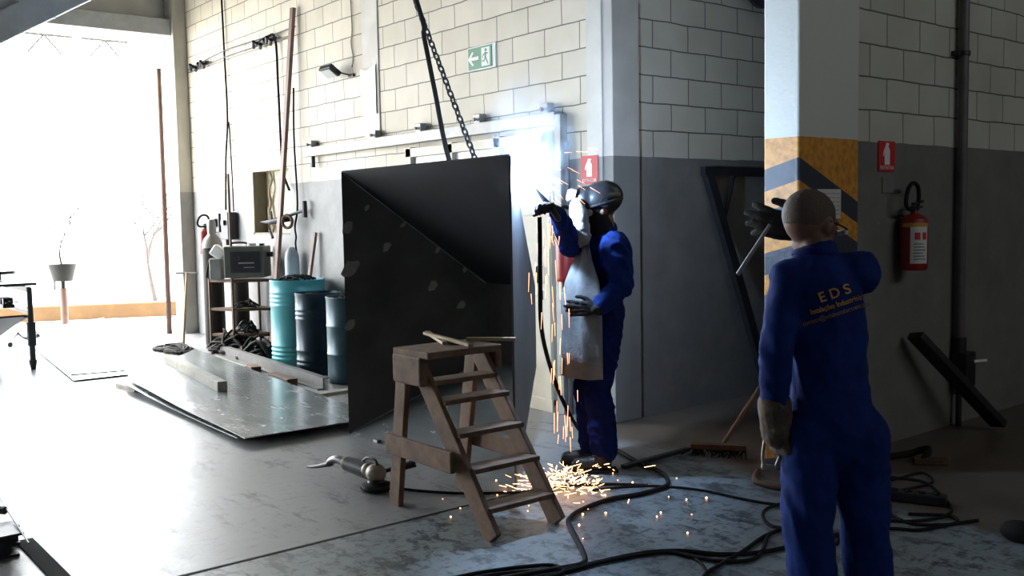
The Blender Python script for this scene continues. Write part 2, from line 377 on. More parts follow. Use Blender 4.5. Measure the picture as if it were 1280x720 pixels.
# ------------------------------------------------------------------ setting
X0,X1,Y0,Y1,ZC=-13.4,5.0,-9.0,14.0,6.2
struct(MB().box(((X0+X1)/2,(Y0+Y1)/2,-.1),(X1-X0+.4,Y1-Y0+.4,.2)).build('floor',M_floor))
struct(MB().box(((X0+X1)/2,(Y0+Y1)/2,ZC+.1),(X1-X0+.4,Y1-Y0+.4,.2)).build('ceiling',M_roof))
# long wall with a recess for the window
WX0,WX1,WZ0,WZ1=-11.12,-10.12,1.35,2.10
b=MB(); yb=4.9
def wq(x0,x1,z0,z1): b.box(((x0+x1)/2,yb+.1,(z0+z1)/2),(x1-x0,.2,z1-z0))
wq(-13.4,WX0,0,ZC); wq(WX1,-5.21,0,ZC); wq(WX0,WX1,0,WZ0); wq(WX0,WX1,WZ1,ZC)
struct(b.build('wall_back',M_long))
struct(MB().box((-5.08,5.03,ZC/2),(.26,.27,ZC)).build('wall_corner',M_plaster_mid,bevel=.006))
struct(MB().box((-5.13,4.90,ZC/2),(.16,.03,ZC)).build('trim_1',M_plaster,bevel=.004))
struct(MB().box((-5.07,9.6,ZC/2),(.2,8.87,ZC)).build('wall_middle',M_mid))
struct(MB().box((-8.25,4.895,(2.2+ZC)/2),(.3,.014,ZC-2.2)).build('trim_2',M_plaster,bevel=.006))
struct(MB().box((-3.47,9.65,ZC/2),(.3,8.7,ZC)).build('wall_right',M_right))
struct(MB().box((-3.38,4.98,ZC/2),(.24,.6,ZC)).build('trim_3',M_stripe,bevel=.012))
# end wall with the wide door opening
b=MB(); b.box((X0-.1,-7.0,2.3),(.2,4.4,4.6)); b.box((X0-.1,(Y0+Y1)/2,(4.02+ZC)/2),(.2,Y1-Y0,ZC-4.02)); b.box((X0-.1,9.3,ZC/2),(.2,9.0,ZC))
struct(b.build('wall_left',M_plaster))
struct(MB().box((-13.2,4.81,ZC/2),(.3,.18,ZC)).build('trim_4',plaster('end column plaster',(.55,.52,.44),(.36,.34,.30)),bevel=.008))
struct(MB().box((-13.25,-1.2,4.12),(.25,12,.22)).build('trim_5',M_beam,bevel=.01))
struct(MB().box((X1+.1,(Y0+Y1)/2,ZC/2),(.2,Y1-Y0,ZC)).build('wall_front',M_dim))
wh=thing('added_window','x','x'); struct(wh)  # made-up window out of view, set around the fill lamp
for k in ('label','category'): del wh[k]
MB().box((4.985,6.5,5.3),(.02,7.0,.8)).build('pane',M_glass,wh)
b=MB()
for z in (4.88,5.72): b.box((4.96,6.5,z),(.06,7.2,.05))
for i in range(8): b.box((4.96,3.0+i,5.3),(.06,.05,.84))
b.build('window_frame',M_steel,wh)
struct(MB().box(((X0+X1)/2,Y1+.1,ZC/2),(X1-X0,.2,ZC)).build('wall_far',M_dim))
# side wall behind the camera's left, with an open bay
b=MB(); b.box((-13.0,Y0-.1,ZC/2),(.8,.2,ZC)); b.box((-4,Y0-.1,ZC/2),(18,.2,ZC))
struct(b.build('wall_side',M_dim))
# floor joint
struct(MB().box((-4.05,-1.6,.0005),(.018,10.8,.003)).build('trim_6',M_rubber))
# outside
struct(MB().box((-40,0,-.12),(53,80,.2)).build('ground',M_conc))
tag(MB().box((-16.9,3.0,.12),(.22,12,.24),rz=R(-22)).build('kerb',M_tan,bevel=.02),'low tan kerb across the yard beyond the open doorway','kerb')

# window recess in the long wall
wn=struct(thing('window_1','x','x'));
for k in ('label','category'): del wn[k]
b=MB(); b.box(((WX0+WX1)/2,5.08,(WZ0+WZ1)/2),(WX1-WX0,.02,WZ1-WZ0)); b.build('pane',mat('cream curtain',(.74,.70,.56),.8,0,bump=.05),wn)
b=MB(); b.box((WX0+.02,5.0,(WZ0+WZ1)/2),(.04,.2,WZ1-WZ0)); b.box(((WX0+WX1)/2,5.0,WZ0+.012),(WX1-WX0,.2,.025)); b.build('window_frame',mat('brown window frame',(.20,.17,.11),.6,0),wn)
b=MB(); 
pts=[(WX0+.22+.03*math.sin(i*1.1),5.03+.02*math.sin(i*2.0),WZ1-i*(WZ1-WZ0)/8) for i in range(9)]
b.tube(pts,.018,6,2); b.build('curtain_fold',M_wood2,wn)

# sliding door hung on the rail
dr=thing('door_1','x','x',(-6.5,4.84,0)); struct(dr)
for k in ('label','category'): del dr[k]
DX0,DX1,DZ1=-7.55,-5.55,2.14
b=MB(); yd=4.845
b.box(((DX0+DX1)/2,yd,.80),(DX1-DX0,.05,1.5)); b.build('door_panel',M_door,dr,bevel=.004)
b=MB()
for x in (DX0+.05,DX1-.05,DX0+.70,DX0+1.36): b.box((x,yd-.004,1.84),(.09,.06,.62))
b.box(((DX0+DX1)/2,yd-.004,DZ1-.04),(DX1-DX0,.06,.08)); b.box(((DX0+DX1)/2,yd-.004,1.55),(DX1-DX0,.06,.08)); b.box(((DX0+DX1)/2,yd-.004,.05),(DX1-DX0,.06,.1))
b.box((DX1-.05,yd-.004,.8),(.08,.058,1.5)); b.box((DX0+.05,yd-.004,.8),(.08,.058,1.5)); b.box((DX1-.46,yd-.006,.8),(.014,.058,1.5))
b.build('door_frame',M_door,dr,bevel=.004)
b=MB(); b.box(((DX0+DX1)/2,yd+.005,1.84),(DX1-DX0-.1,.012,.56)); b.build('window_pane',M_glass,dr)
b=MB(); b.tube([(DX1-.12,yd-.03,1.0),(DX1-.12,yd-.07,1.0),(DX1-.12,yd-.07,1.12),(DX1-.12,yd-.03,1.12)],.008,8,1); b.box((DX1-.12,yd-.03,.9),(.03,.012,.07)); b.build('door_handle',M_steel,dr)

rl=thing('sliding_door_rail','long grey steel rail fixed along the block wall above the sliding door','rail',(-7.5,4.86,2.2))
b=MB(); 
x0,x1=-9.6,-5.5
for dy,dz,sx,sz in ((-.03,.045,.05,.006),(-.055,0,.006,.09),(-.03,-.045,.05,.006)): b.box(((x0+x1)/2,4.87+dy+.01,2.235+dz),(x1-x0,sx,sz))
b.build('rail_channel',M_galv,rl,bevel=.002)
for x in (-9.45,-8.13,-7.35,-6.47,-5.62):
    b=MB(); b.box((x,4.86,2.31),(.09,.07,.09)); b.cyl((x,4.82,2.31),(x,4.79,2.31),.014); b.build('rail_bracket',M_galv,rl,bevel=.004)
b=MB(); b.box((-9.42,4.85,2.14),(.02,.04,.14)); b.build('rail_stop',M_steel,rl)
tag(MB().box((-5.47,4.86,1.13),(.075,.07,2.26)).build('door_post',M_galv,bevel=.004),'tall grey square post at the right edge of the cream sliding door','post')
tag(MB().cyl((-5.405,4.865,.0),(-5.405,4.865,2.05),.017).build('wall_pipe',M_pipe,smooth=True),'thin dark pipe running up the wall beside the grey door post','pipe')

# ------------------------------------------------------------------ wall fittings
def ext_sign(loc,right,wd,ht,label):
    rt=V(right).normalized(); up=V((0,0,1)); n=rt.cross(up)
    t=thing('extinguisher_sign',label,'sign',loc)
    c=V(loc)+n*.004
    b=MB(); b.prism([c-rt*wd/2-up*ht/2,c+rt*wd/2-up*ht/2,c+rt*wd/2+up*ht/2,c-rt*wd/2+up*ht/2],n,.004); b.build('sign_plate',M_sign,t)
    c=c+n*.005; s=wd/.2
    b=MB(); b.prism([c+rt*x*s+up*z*s for x,z in ((-.03,-.055),(.032,-.055),(.034,.04),(.018,.062),(.018,.075),(.03,.085),(-.012,.09),(-.02,.07),(-.045,.03),(-.05,-.0),(-.04,-.0),(-.03,.035))],n,.001)
    b.build('extinguisher_symbol',M_white,t)
    text('EXTINTOR',.034*s,face_m(c-up*.092*s*ht/wd*.82+n*.0005,rt,up),M_white,t)
    return t
ext_sign((-5.18,4.885,1.835),(1,0,0),.18,.205,'small red fire extinguisher sign on the wall behind the welder\'s helmet')
ext_sign((-3.32,5.68,1.84),(0,1,0),.19,.19,'small red fire extinguisher sign on the wall right of the striped column')
# exit sign
t=thing('exit_sign','green emergency exit sign with running figure and white arrow on the block wall','sign',(-6.47,4.9,2.82))
b=MB(); b.box((-6.47,4.894,2.82),(.38,.01,.195)); b.build('border',M_white,t)
b=MB(); b.box((-6.485,4.888,2.82),(.32,.008,.175)); b.build('sign_plate',M_green,t)
cx,cz=-6.60,2.82
b=MB(); b.prism([(cx+x,4.883,cz+z) for x,z in ((.10,-.014),(.10,.014),(.0,.014),(.035,.05),(.015,.06),(-.045,0),(.015,-.06),(.035,-.05),(.0,-.014))],(0,-1,0),.001)
b.build('arrow',M_white,t)
b=MB(); cx=-6.405; b.box((cx,4.8835,cz),(.11,.001,.15)); b.build('doorway_symbol',M_white,t)
b=MB()
b.cyl((cx+.005,4.8825,cz+.052),(cx+.005,4.8815,cz+.052),.013,seg=12)
for p,q,ww in (((.0,.035),(.0,-.01),.02),((0,.03),(-.035,.012),.009),((-.035,.012),(-.04,-.01),.008),((.005,.03),(.035,.02),.009),((.0,-.01),(-.022,-.035),.012),((-.022,-.035),(-.048,-.033),.009),((.003,-.01),(.022,-.04),.012),((.022,-.04),(.035,-.065),.01)):
    b.bar((cx+p[0],4.882,cz+p[1]),(cx+q[0],4.882,cz+q[1]),.001,ww,up=(0,0,1) if abs(p[0]-q[0])>abs(p[1]-q[1]) else (1,0,0))
b.build('running_figure',M_green,t)
# flood lamp and its wire
t=thing('flood_lamp','small grey flood lamp bracketed high on the block wall','lamp',(-8.82,4.85,3.0))
b=MB(); m=Matrix.Rotation(R(-35),3,'X'); b.box((-8.84,4.77,3.0),(.24,.14,.05),m=m); b.build('lamp_housing',M_steel,t,bevel=.008)
b=MB(); b.box((-8.84,4.755,2.972),(.19,.11,.006),m=m); b.build('lens',M_glass,t)
b=MB(); b.bar((-8.72,4.78,2.98),(-8.62,4.89,2.94),.03,.012); b.box((-8.62,4.89,2.94),(.1,.02,.03)); b.build('bracket',M_steel,t)
tag(MB().tube([(-8.60,4.885,3.02),(-8.57,4.89,3.1),(-8.61,4.89,3.25),(-8.58,4.89,3.4),(-8.595,4.89,3.8),(-8.58,4.89,4.6)],.006,6).build('lamp_wire',M_galv,smooth='all'),'thin pale wire rising from the flood lamp','wire')
tag(MB().prism([(-8.42,4.880,2.97),(-8.42,4.880,2.52),(-8.14,4.880,2.52),(-8.14,4.880,2.99),(-8.28,4.876,2.94)],(0,-1,0),.006).build('plastic_sheet',mat('glossy white plastic',(.85,.88,.9),.15,0,bump=.1)),'glossy white plastic sheet taped on the pilaster','plastic sheet')
# long bar leaning on the wall and short bar
tag(MB().bar((-10.12,4.62,.0),(-9.77,4.85,3.80),.075,.04,up=(0,1,0)).build('leaning_bar',M_pole,bevel=.004),'very tall brown bar leaning against the wall behind the teal drum','bar')
tag(MB().bar((-9.62,4.70,.0),(-9.44,4.86,1.38),.05,.03,up=(0,1,0)).build('leaning_bar',M_pole,bevel=.003),'short brown bar leaning on the wall just behind the teal drum rim','bar')
tag(MB().tube([(-8.40,4.80,.0),(-8.42,4.82,.5),(-8.48,4.84,.95),(-8.62,4.88,1.18)],.006,6).build('bent_rod',M_rust,smooth='all'),'thin bent rod standing between the drums and the wall','rod')
# cables on the wall
def cable(name,label,pts,r,m=None,cat='cable',group=None,seg=8,sm=5):
    return tag(MB().tube(pts,r,seg,sm).build(name,m or M_rubber,smooth='all'),label,cat,group)
cable('wall_cable','long dark cable hanging down the wall to the switch boxes, left one of the pair',[(-11.75,4.87,4.6),(-11.72,4.87,3.6),(-11.70,4.87,2.8),(-11.80,4.87,2.3),(-11.84,4.86,1.66)],.013)
cable('wall_cable','thinner dark cable hanging beside the long one down to the switch boxes',[(-11.70,4.885,2.75),(-11.63,4.87,2.3),(-11.62,4.87,1.64)],.009)
cable('wall_cable','dark cable looping off the wall bracket and hanging left of the tall brown bar',[(-10.75,4.86,3.56),(-10.45,4.86,3.60),(-10.25,4.86,3.54),(-10.22,4.86,3.0),(-10.20,4.86,2.3),(-10.17,4.86,2.05),(-10.03,4.86,1.85)],.014)
cable('wall_cable','dark cable hanging right of the tall brown bar and ending in a loop',[(-9.80,4.84,2.95),(-9.83,4.84,2.4),(-9.80,4.84,1.7),(-9.88,4.84,1.45),(-9.84,4.83,1.33),(-9.86,4.83,1.25),(-9.84,4.83,1.05),(-9.95,4.8,.7)],.011)
cable('wall_wire','upper thin wire strung along the block wall near the doorway',[(-12.95,4.87,3.55),(-11.7,4.86,3.62),(-10.5,4.86,3.60),(-9.75,4.86,3.60)],.007,M_steel)
cable('wall_wire','lower thin wire strung along the block wall near the doorway',[(-12.95,4.87,3.51),(-11.7,4.86,3.54),(-10.5,4.86,3.53),(-9.85,4.86,3.52)],.007,M_steel)
for x,l in ((-12.55,'small tangle of fittings on the wall wires close to the doorway column'),(-10.55,'small tangle of fittings on the wall wires near the tall brown bar')):
    b=MB()
    for i in range(7): 
        a=x-.28+i*.09; b.cyl((a,4.86,3.53+.03*math.sin(i*2.3)),(a+.07,4.83,3.56+.03*math.cos(i*1.7)),.022,seg=8)
    b.bar((x-.3,4.86,3.56),(x+.32,4.86,3.56),.03,.02)
    tag(b.build('wire_fitting',M_steel),l,'wire fitting')
t=thing('switch_box','pair of dark switch boxes on the wall above the gas cylinder','switch box',(-11.8,4.88,1.5))
b=MB(); b.box((-11.95,4.83,1.50),(.20,.13,.24)); b.build('box_body',M_steel,t,bevel=.01)
b=MB(); b.box((-11.68,4.83,1.46),(.22,.13,.34)); b.build('box_body',M_steel,t,bevel=.01)
MB().box((-11.95,4.75,1.5),(.06,.03,.1)).build('switch_lever',M_plastic,t); MB().box((-11.68,4.75,1.5),(.08,.03,.06)).build('switch_lever',M_plastic,t); MB().cyl((-11.68,4.8,1.3),(-11.68,4.8,1.22),.03,seg=10).build('cable_gland',M_plastic,t)
# hose bracket with hooks
t=thing('hose_bracket','dark spiky metal bracket with taps on the wall beside the tall brown bar','bracket',(-9.9,4.85,1.5))
b=MB(); b.cyl((-9.98,4.80,1.56),(-9.64,4.84,1.62),.018,seg=10); b.cyl((-9.63,4.84,1.54),(-9.63,4.84,1.72),.025,seg=10); b.build('arm',M_steel,t)
b=MB(); b.cyl((-10.42,4.68,1.50),(-10.22,4.72,1.50),.004,.03,seg=10); b.cyl((-10.22,4.72,1.50),(-9.92,4.8,1.54),.032,.04,seg=10); b.cyl((-10.2,4.72,1.5),(-10.22,4.72,1.62),.018,.01,seg=8); b.cyl((-10.28,4.72,1.42),(-10.2,4.72,1.32),.012,.018,seg=8); b.build('tap',M_steel,t)
b=MB(); b.torus((-9.86,4.74,1.5),(.4,-1,0),.07,.018); b.build('valve_wheel',M_rust,t)
# horn high on the middle wall
t=thing('alarm_bell','round black bell high on the wall beside the column top','bell',(-4.95,6.5,3.25))
b=MB(); b.lathe([(.05,0),(.06,.05),(.15,.07),(.185,.10),(.19,.14),(.17,.17),(.09,.2),(.02,.21)],(-4.97,6.45,3.30),(1,0,0)); b.build('bell_dome',M_plastic,t,smooth=True)
b=MB(); b.box((-4.955,6.45,3.30),(.03,.13,.13)); b.build('mount',M_steel,t)
# pipe on right wall
t=thing('wall_conduit','long grey-brown vertical pipe down the right-hand wall','pipe',(-3.28,6.55,0))
b=MB(); b.cyl((-3.27,6.56,.55),(-3.27,6.56,ZC-.2),.033,seg=20); b.build('pipe',M_pipe,t,smooth=True)
b=MB(); b.box((-3.295,6.56,2.55),(.05,.16,.03)); b.cyl((-3.27,6.56,2.535),(-3.27,6.56,2.565),.042,seg=20); b.build('clamp',M_steel,t)
b=MB(); b.cyl((-3.27,6.56,.52),(-3.27,6.56,.62),.045,seg=20); b.cyl((-3.27,6.56,.0),(-3.27,6.56,.55),.02,seg=12); b.build('coupling',M_steel,t,smooth=True)
b=MB(); b.box((-3.25,6.58,.40),(.11,.14,.24)); b.build('junction_box',M_plastic,t,bevel=.01)
b=MB(); b.cyl((-3.2,6.62,.45),(-3.15,6.70,.455),.012,seg=10); b.build('plug',M_white,t)
# notice
t=thing('paper_notice','white printed notice pasted on the striped column','notice',(-3.255,4.97,1.55))
b=MB(); b.box((-3.2545,4.965,1.545),(.003,.235,.17)); b.build('sheet',M_paper,t)
b=MB()
for i in range(6):
    for j in range(5):
        b.box((-3.2525,4.875+j*.044,1.605-i*.024),(.001,.034,.006))
b.build('print',mat('pale print',(.40,.40,.37),.7,0,bump=0),t)
tag(MB().box((-3.315,5.70,1.66),(.004,.13,.10)).build('faded_placard',mat('faded grey paint',(.20,.20,.185),.7,0)),'faded grey placard patch under the red sign on the right wall','placard')

# fire extinguishers
def extinguisher(loc,r,h,label,detail=True,side=(1,0,0)):
    t=thing('fire_extinguisher',label,'fire extinguisher',loc); x,y,z=loc
    b=MB(); b.lathe([(r*.85,0),(r*.97,.012),(r,.03),(r,h*.82),(r*.93,h*.90),(r*.6,h*.97),(r*.28,h*1.0),(r*.25,h*1.05)],loc); b.build('cylinder',M_red,t,smooth=True)
    b=MB(); b.cyl((x,y,z+h*1.04),(x,y,z+h*1.13),r*.3,seg=14); b.bar((x,y-.02,z+h*1.16),(x,y+.10,z+h*1.21),.02,.015); b.bar((x,y-.02,z+h*1.11),(x,y+.09,z+h*1.11),.02,.014); b.cyl((x,y,z+h*1.1),(x+.03,y,z+h*1.1),.014,seg=10); b.build('valve',M_steel,t)
    b=MB(); b.tube([(x,y-.01,z+h*1.08),(x,y-.07,z+h*1.08),(x,y-.10,z+h*1.20),(x,y-.075,z+h*1.42),(x,y-.02,z+h*1.53),(x,y+.04,z+h*1.47),(x,y+.055,z+h*1.28),(x,y+.04,z+h*1.14)],.013,10); b.build('hose',M_rubber,t,smooth='all')
    return t
EX=(-3.215,5.84,1.12)
t=extinguisher(EX,.085,.36,'red fire extinguisher with white label hanging on the right wall')
def wraplabel(r,z0,z1,a0,a1,mname,m,off,parent,cx,cy,n=12):
    bb=MB(); 
    for i in range(n):
        p=[]
        for a,zz in ((a0+(a1-a0)*i/n,z0),(a0+(a1-a0)*(i+1)/n,z0),(a0+(a1-a0)*(i+1)/n,z1),(a0+(a1-a0)*i/n,z1)):
            p.append((cx+(r+off)*math.cos(a),cy+(r+off)*math.sin(a),zz))
        v=[bb.bm.verts.new(q) for q in p]+[bb.bm.verts.new((cx+(r-.002)*math.cos(a),cy+(r-.002)*math.sin(a),zz)) for a,zz in ((a0+(a1-a0)*i/n,z0),(a0+(a1-a0)*(i+1)/n,z0),(a0+(a1-a0)*(i+1)/n,z1),(a0+(a1-a0)*i/n,z1))]
        for f in ((0,1,2,3),(4,7,6,5),(0,4,5,1),(1,5,6,2),(2,6,7,3),(3,7,4,0)): bb.bm.faces.new([v[k] for k in f])
    return bb.build(mname,m,parent)
va=math.atan2(-EX[1],-EX[0])           # towards the viewer
lb=wraplabel(.085,EX[2]+.045,EX[2]+.275,va-.25,va+1.1,'label',M_paper,.0012,t,EX[0],EX[1])
wraplabel(.085,EX[2]+.275,EX[2]+.30,va-.9,va+1.25,'label_band',M_orange,.0013,t,EX[0],EX[1])
wraplabel(.085,EX[2]+.195,EX[2]+.24,va+.05,va+.45,'print_block',M_sign,.0022,t,EX[0],EX[1],5)
wraplabel(.085,EX[2]+.195,EX[2]+.24,va+.62,va+.95,'print_block',M_sign,.0022,t,EX[0],EX[1],5)
for i in range(6): wraplabel(.085,EX[2]+.07+i*.019,EX[2]+.076+i*.019,va+.0,va+.9-.1*(i%3),'print_line',M_ink,.0022,t,EX[0],EX[1],6)
b=MB(); b.box((-3.315,5.84,1.40),(.015,.06,.1)); b.bar((-3.31,5.84,1.46),(-3.24,5.84,1.46),.03,.012); b.build('wall_hook',M_steel,t)
extinguisher((-5.33,4.78,1.02),.08,.36,'red fire extinguisher on the wall, half hidden behind the welder\'s shoulder')
extinguisher((-12.35,4.78,1.10),.08,.33,'small red fire extinguisher on the wall behind the gas cylinder')
# ------------------------------------------------------------------ open steel hopper being welded
A=[V((-6.0,3.3,0)),V((-4.14,3.3,0)),V((-4.14,3.3,1.835)),V((-6.0,3.3,1.835))]
Bq=[V((-5.49,4.15,.50)),V((-4.965,4.15,.50)),V((-4.965,4.15,1.04)),V((-5.49,4.15,1.04))]
hp=thing('steel_hopper','large dark steel hopper lying open on the floor behind the wooden steps','hopper',(-5.07,3.3,0))
names=['floor_plate','right_plate','top_plate','left_plate']
cen=(sum(A,V())+sum(Bq,V()))/8
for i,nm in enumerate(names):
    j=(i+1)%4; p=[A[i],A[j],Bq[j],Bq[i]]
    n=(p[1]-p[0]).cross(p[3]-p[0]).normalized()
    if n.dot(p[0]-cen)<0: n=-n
    b=MB(); b.prism(p,n,.012); b.build(nm,M_plate if i==0 else M_topshade if i==2 else M_black if i!=1 else mat('arc-lit steel plate',(.13,.15,.17),.45,.4,scale=4,var=.2),hp)  # right plate's blue tint carries the arc's light in its colour
b=MB(); b.prism(Bq,(0,1,0),.01); b.build('end_plate',M_black,hp)
sm_m=mat('pale weld seam',(.38,.38,.39),.5,.2,bump=.2)
for i in range(4): MB().cyl(A[i]+(Bq[i]-A[i])*.02,Bq[i],.005,seg=6).build('weld_seam',sm_m,hp)
n=(A[3]-A[0]).cross(Bq[0]-A[0]).normalized()
if n.dot(cen-A[0])<0: n=-n
def onL(s,t): # left plate bilinear
    return A[0].lerp(Bq[0],s).lerp(A[3].lerp(Bq[3],s),t)
for k,(s,t,q) in enumerate(((.03,.80,.05),(.04,.64,.07),(.03,.42,.04),(.30,.80,.035),(.62,.70,.04),(.82,.62,.035),(.17,.93,.025),(.42,.97,.022),(.66,.97,.022),(.85,.97,.02))):
    c=onL(s,t); u=(Bq[0]-A[0]).normalized(); v2=V((0,0,1))
    poly=[c+n*.002+u*(q*(.7+.5*random.random())*math.cos(a))+v2*(q*(.6+.5*random.random())*math.sin(a)) for a in [i*math.pi/5 for i in range(10)]]
    b=MB(); b.prism(poly,n,.001); b.build('grind_mark',M_grmark,hp)
for c in ((-5.62,3.3,.014),(-5.0,3.3,.014)): MB().box(c,(.05,.03,.02)).build('tack_lug',M_grmark,hp)

# chain and sling holding it
t=thing('lifting_chain','dark steel chain hanging from the roof down to the hopper','chain',(-5.0,3.62,1.7))
p0=V((-4.90,3.85,1.40)); p1=V((-6.55,3.55,4.9)); L_=(p1-p0).length; d=(p1-p0)/L_
ax,ay=perp(d); b=MB(); n_=int(L_/.048)
for i in range(n_):
    c=p0+d*(i*.048+.02); x=ax if i%2 else ay; pts=[]
    for k in range(13):
        a=2*math.pi*k/12; e=.5*(.042 if False else 1)
        pts.append(c+d*(.032*math.cos(a))+x*(.018*math.sin(a)))
    b.tube(pts,.0068,6,1)
b.build('links',M_steel,t,smooth='all')
b=MB(); b.torus(p0,(1,0,0),.035,.009); b.build('shackle',M_steel,t)
cable('hoist_cable','thin dark hoist cable hanging left of the chain, down behind the hopper rim',[(-6.5,3.62,4.9),(-5.63,3.7,3.02),(-5.53,3.7,2.72),(-5.42,3.7,2.36),(-5.26,3.7,1.86),(-5.22,3.9,1.35)],.016)

# ------------------------------------------------------------------ wooden steps
st=thing('step_stool','worn wooden step stool with five treads standing before the hopper','step stool',(-4.0,2.86,0))
yl,yr=2.65,3.07
b=MB(); b.box((-4.09,2.835,.83),(.32,.46,.035)); b.build('top_board',M_wood,st,bevel=.006)
b=MB(); b.box((-4.12,2.622,.745),(.26,.05,.15)); b.build('side_block',M_wood,st,bevel=.012)
b=MB(); b.box((-4.10,3.095,.765),(.22,.04,.10)); b.build('side_block',M_wood,st,bevel=.012)
for y,lab in ((yl+.012,0),(yr-.012,1)):
    b=MB(); b.bar((-4.12,y,.79),(-3.50,y,.01),.03,.11,up=(1,0,1)); b.build('stringer',M_wood,st,bevel=.006)
    b=MB(); b.bar((-4.20,y-.02 if y<2.8 else y+.02,.80),(-4.32 if y<2.8 else -4.34,y-.02 if y<2.8 else y+.02,0),.032,.095,up=(1,0,0)); b.build('leg',M_wood,st,bevel=.005)
b=MB(); b.box((-4.045,2.612,.335),(.60,.028,.105)); b.build('side_brace',M_wood,st,bevel=.006)
b=MB(); b.box((-4.10,3.118,.30),(.48,.026,.095)); b.build('side_brace',M_wood,st,bevel=.006)
for k,(x,z) in enumerate(((-4.02,.685),(-3.925,.60),(-3.81,.455),(-3.69,.305),(-3.58,.14))):
    b=MB(); b.box((x,2.86,z),(.12,.40,.024)); b.build('tread',M_wood,st,bevel=.004)
    for y in (2.69,3.03):
        pass
for k,(pa,pb,m_) in enumerate((((-4.12,2.84,.857),(-4.60,3.05,.857),M_wood2),((-3.95,2.88,.857),(-4.44,2.93,.875),M_wood2))):
    tag(MB().bar(pa,pb,.028,.016).build('wood_strip',m_,bevel=.002),('thin pale wood strip lying on the stool top, its end over the back edge','thin pale wood strip lying slantwise across the stool top, right of the other')[k],'wood strip')
tag(MB().bar((-4.18,3.02,.857),(-3.98,3.20,.857),.03,.018).build('wood_strip',M_wood2,bevel=.002),'pale wood strip sticking out behind the right end of the stool top','wood strip')

# ------------------------------------------------------------------ angle grinder on the floor
g=thing('angle_grinder','brown and black angle grinder lying on the floor beside the wooden steps','grinder',(-4.75,2.66,0))
m=Matrix.Identity(3)
b=MB(); b.cyl((-4.62,2.70,.012),(-4.62,2.70,.022),.088,seg=28); b.build('disc',M_rubber,g)
b=MB(); b.lathe([(.080,0),(.082,.018),(.05,.03),(.045,.04)],(-4.62,2.70,.022),seg=28); b.build('guard',M_steel,g,smooth=True)
b=MB(); b.ell((-4.62,2.70,.10),(.068,.055,.05)); b.ell((-4.68,2.69,.105),(.055,.048,.045)); b.build('gear_head',M_grind,g,vox=.006,it=3)
b=MB(); b.cyl((-4.68,2.692,.10),(-4.86,2.655,.115),.048,.042,seg=20); b.build('motor_housing',M_plastic,g,smooth=True)
b=MB(); b.cyl((-4.80,2.668,.112),(-4.87,2.653,.118),.041,.036,seg=20); b.cyl((-4.87,2.653,.118),(-4.89,2.649,.12),.03,seg=16); b.build('collar',M_galv,g,smooth=True)
b=MB(); b.tube([(-4.885,2.65,.12),(-4.95,2.64,.125),(-5.0,2.63,.11),(-5.03,2.625,.085)],lambda t:.028-.008*t,12); b.build('rear_handle',M_plastic,g,smooth=True)
b=MB(); b.tube([(-5.0,2.63,.095),(-5.08,2.61,.07),(-5.16,2.595,.05),(-5.22,2.585,.04)],lambda t:.016-.010*t,10); b.build('cord_sleeve',M_steel,g,smooth=True)
b=MB(); b.cyl((-4.61,2.72,.10),(-4.56,2.80,.125),.012,seg=10); b.cyl((-4.56,2.795,.12),(-4.50,2.885,.145),.02,.022,seg=14); b.build('side_handle',M_plastic,g,smooth=True)
b=MB(); b.tube([(-4.74,2.68,.14),(-4.69,2.69,.175),(-4.62,2.70,.17),(-4.60,2.70,.13)],.007,8); b.build('bail',M_steel,g,smooth='all')
cable('grinder_cord','black cord running over the floor from the grinder under the steps towards the sparks',[(-4.54,2.80,.01),(-4.42,2.86,.01),(-4.25,2.98,.01),(-4.1,3.15,.01),(-4.0,3.32,.01),(-3.93,3.55,.01),(-3.82,3.72,.01),(-3.66,3.86,.01)],.008)

# ------------------------------------------------------------------ drums
def drum(x,y,r,h,ribs,m,label,lid=True):
    t=thing('oil_drum',label,'drum',(x,y,0))
    prof=[(r*.96,0),(r*1.02,.008),(r*1.02,.02),(r,.03)]
    for z,n in ribs:
        for i in range(n):
            zz=z+i*.045; prof+=[(r,zz-.014),(r*1.018,zz-.006),(r*1.018,zz+.006),(r,zz+.014)]
    prof+=[(r,h-.03),(r*1.02,h-.02),(r*1.02,h),(r*.97,h),(r*.965,h-.035),(0.01,h-.035)]
    b=MB(); b.lathe(prof,(x,y,0),seg=48); b.build('shell',m,t,smooth=True)
    b=MB(); b.cyl((x-.1,y-.05,h-.036),(x-.1,y-.05,h-.01),.03,seg=14); b.build('bung',M_steel,t)
    return t
drum(-9.30,4.56,.28,.90,((.09,4),(.64,4)),M_teal,'bright teal steel drum against the wall beside the welding machine rack')
drum(-8.66,4.46,.22,.80,((.10,2),(.24,1),(.55,3)),M_navy,'dark blue drum in front of the teal drum, middle of the three')
drum(-7.98,4.46,.24,.80,((.27,1),(.53,1)),M_tealdk,'dull blue-grey drum half hidden behind the hopper\'s left edge')
b=MB()
for i in range(9):
    a=i*.7; b.tube([(-9.30+.18*math.cos(a),4.56+.18*math.sin(a),.90),(-9.30+.1*math.cos(a+.8),4.56+.1*math.sin(a+.8),.935),(-9.30+.19*math.cos(a+1.7),4.56+.19*math.sin(a+1.7),.90)],.012,6,3)
tag(b.build('cable_scraps',M_rubber,smooth='all'),'dark cable scraps heaped on the teal drum','cable scraps')
b=MB(); 
for i in range(5): b.tube([(-8.10+.05*i,4.38,.775),(-8.05+.03*i,4.48+.02*i,.84+.02*(i%2)),(-7.92+.01*i,4.44,.78)],.008,6,3)
tag(b.build('cable_scraps',M_rubber,smooth='all'),'small heap of dark cable scraps on the blue-grey drum','cable scraps')

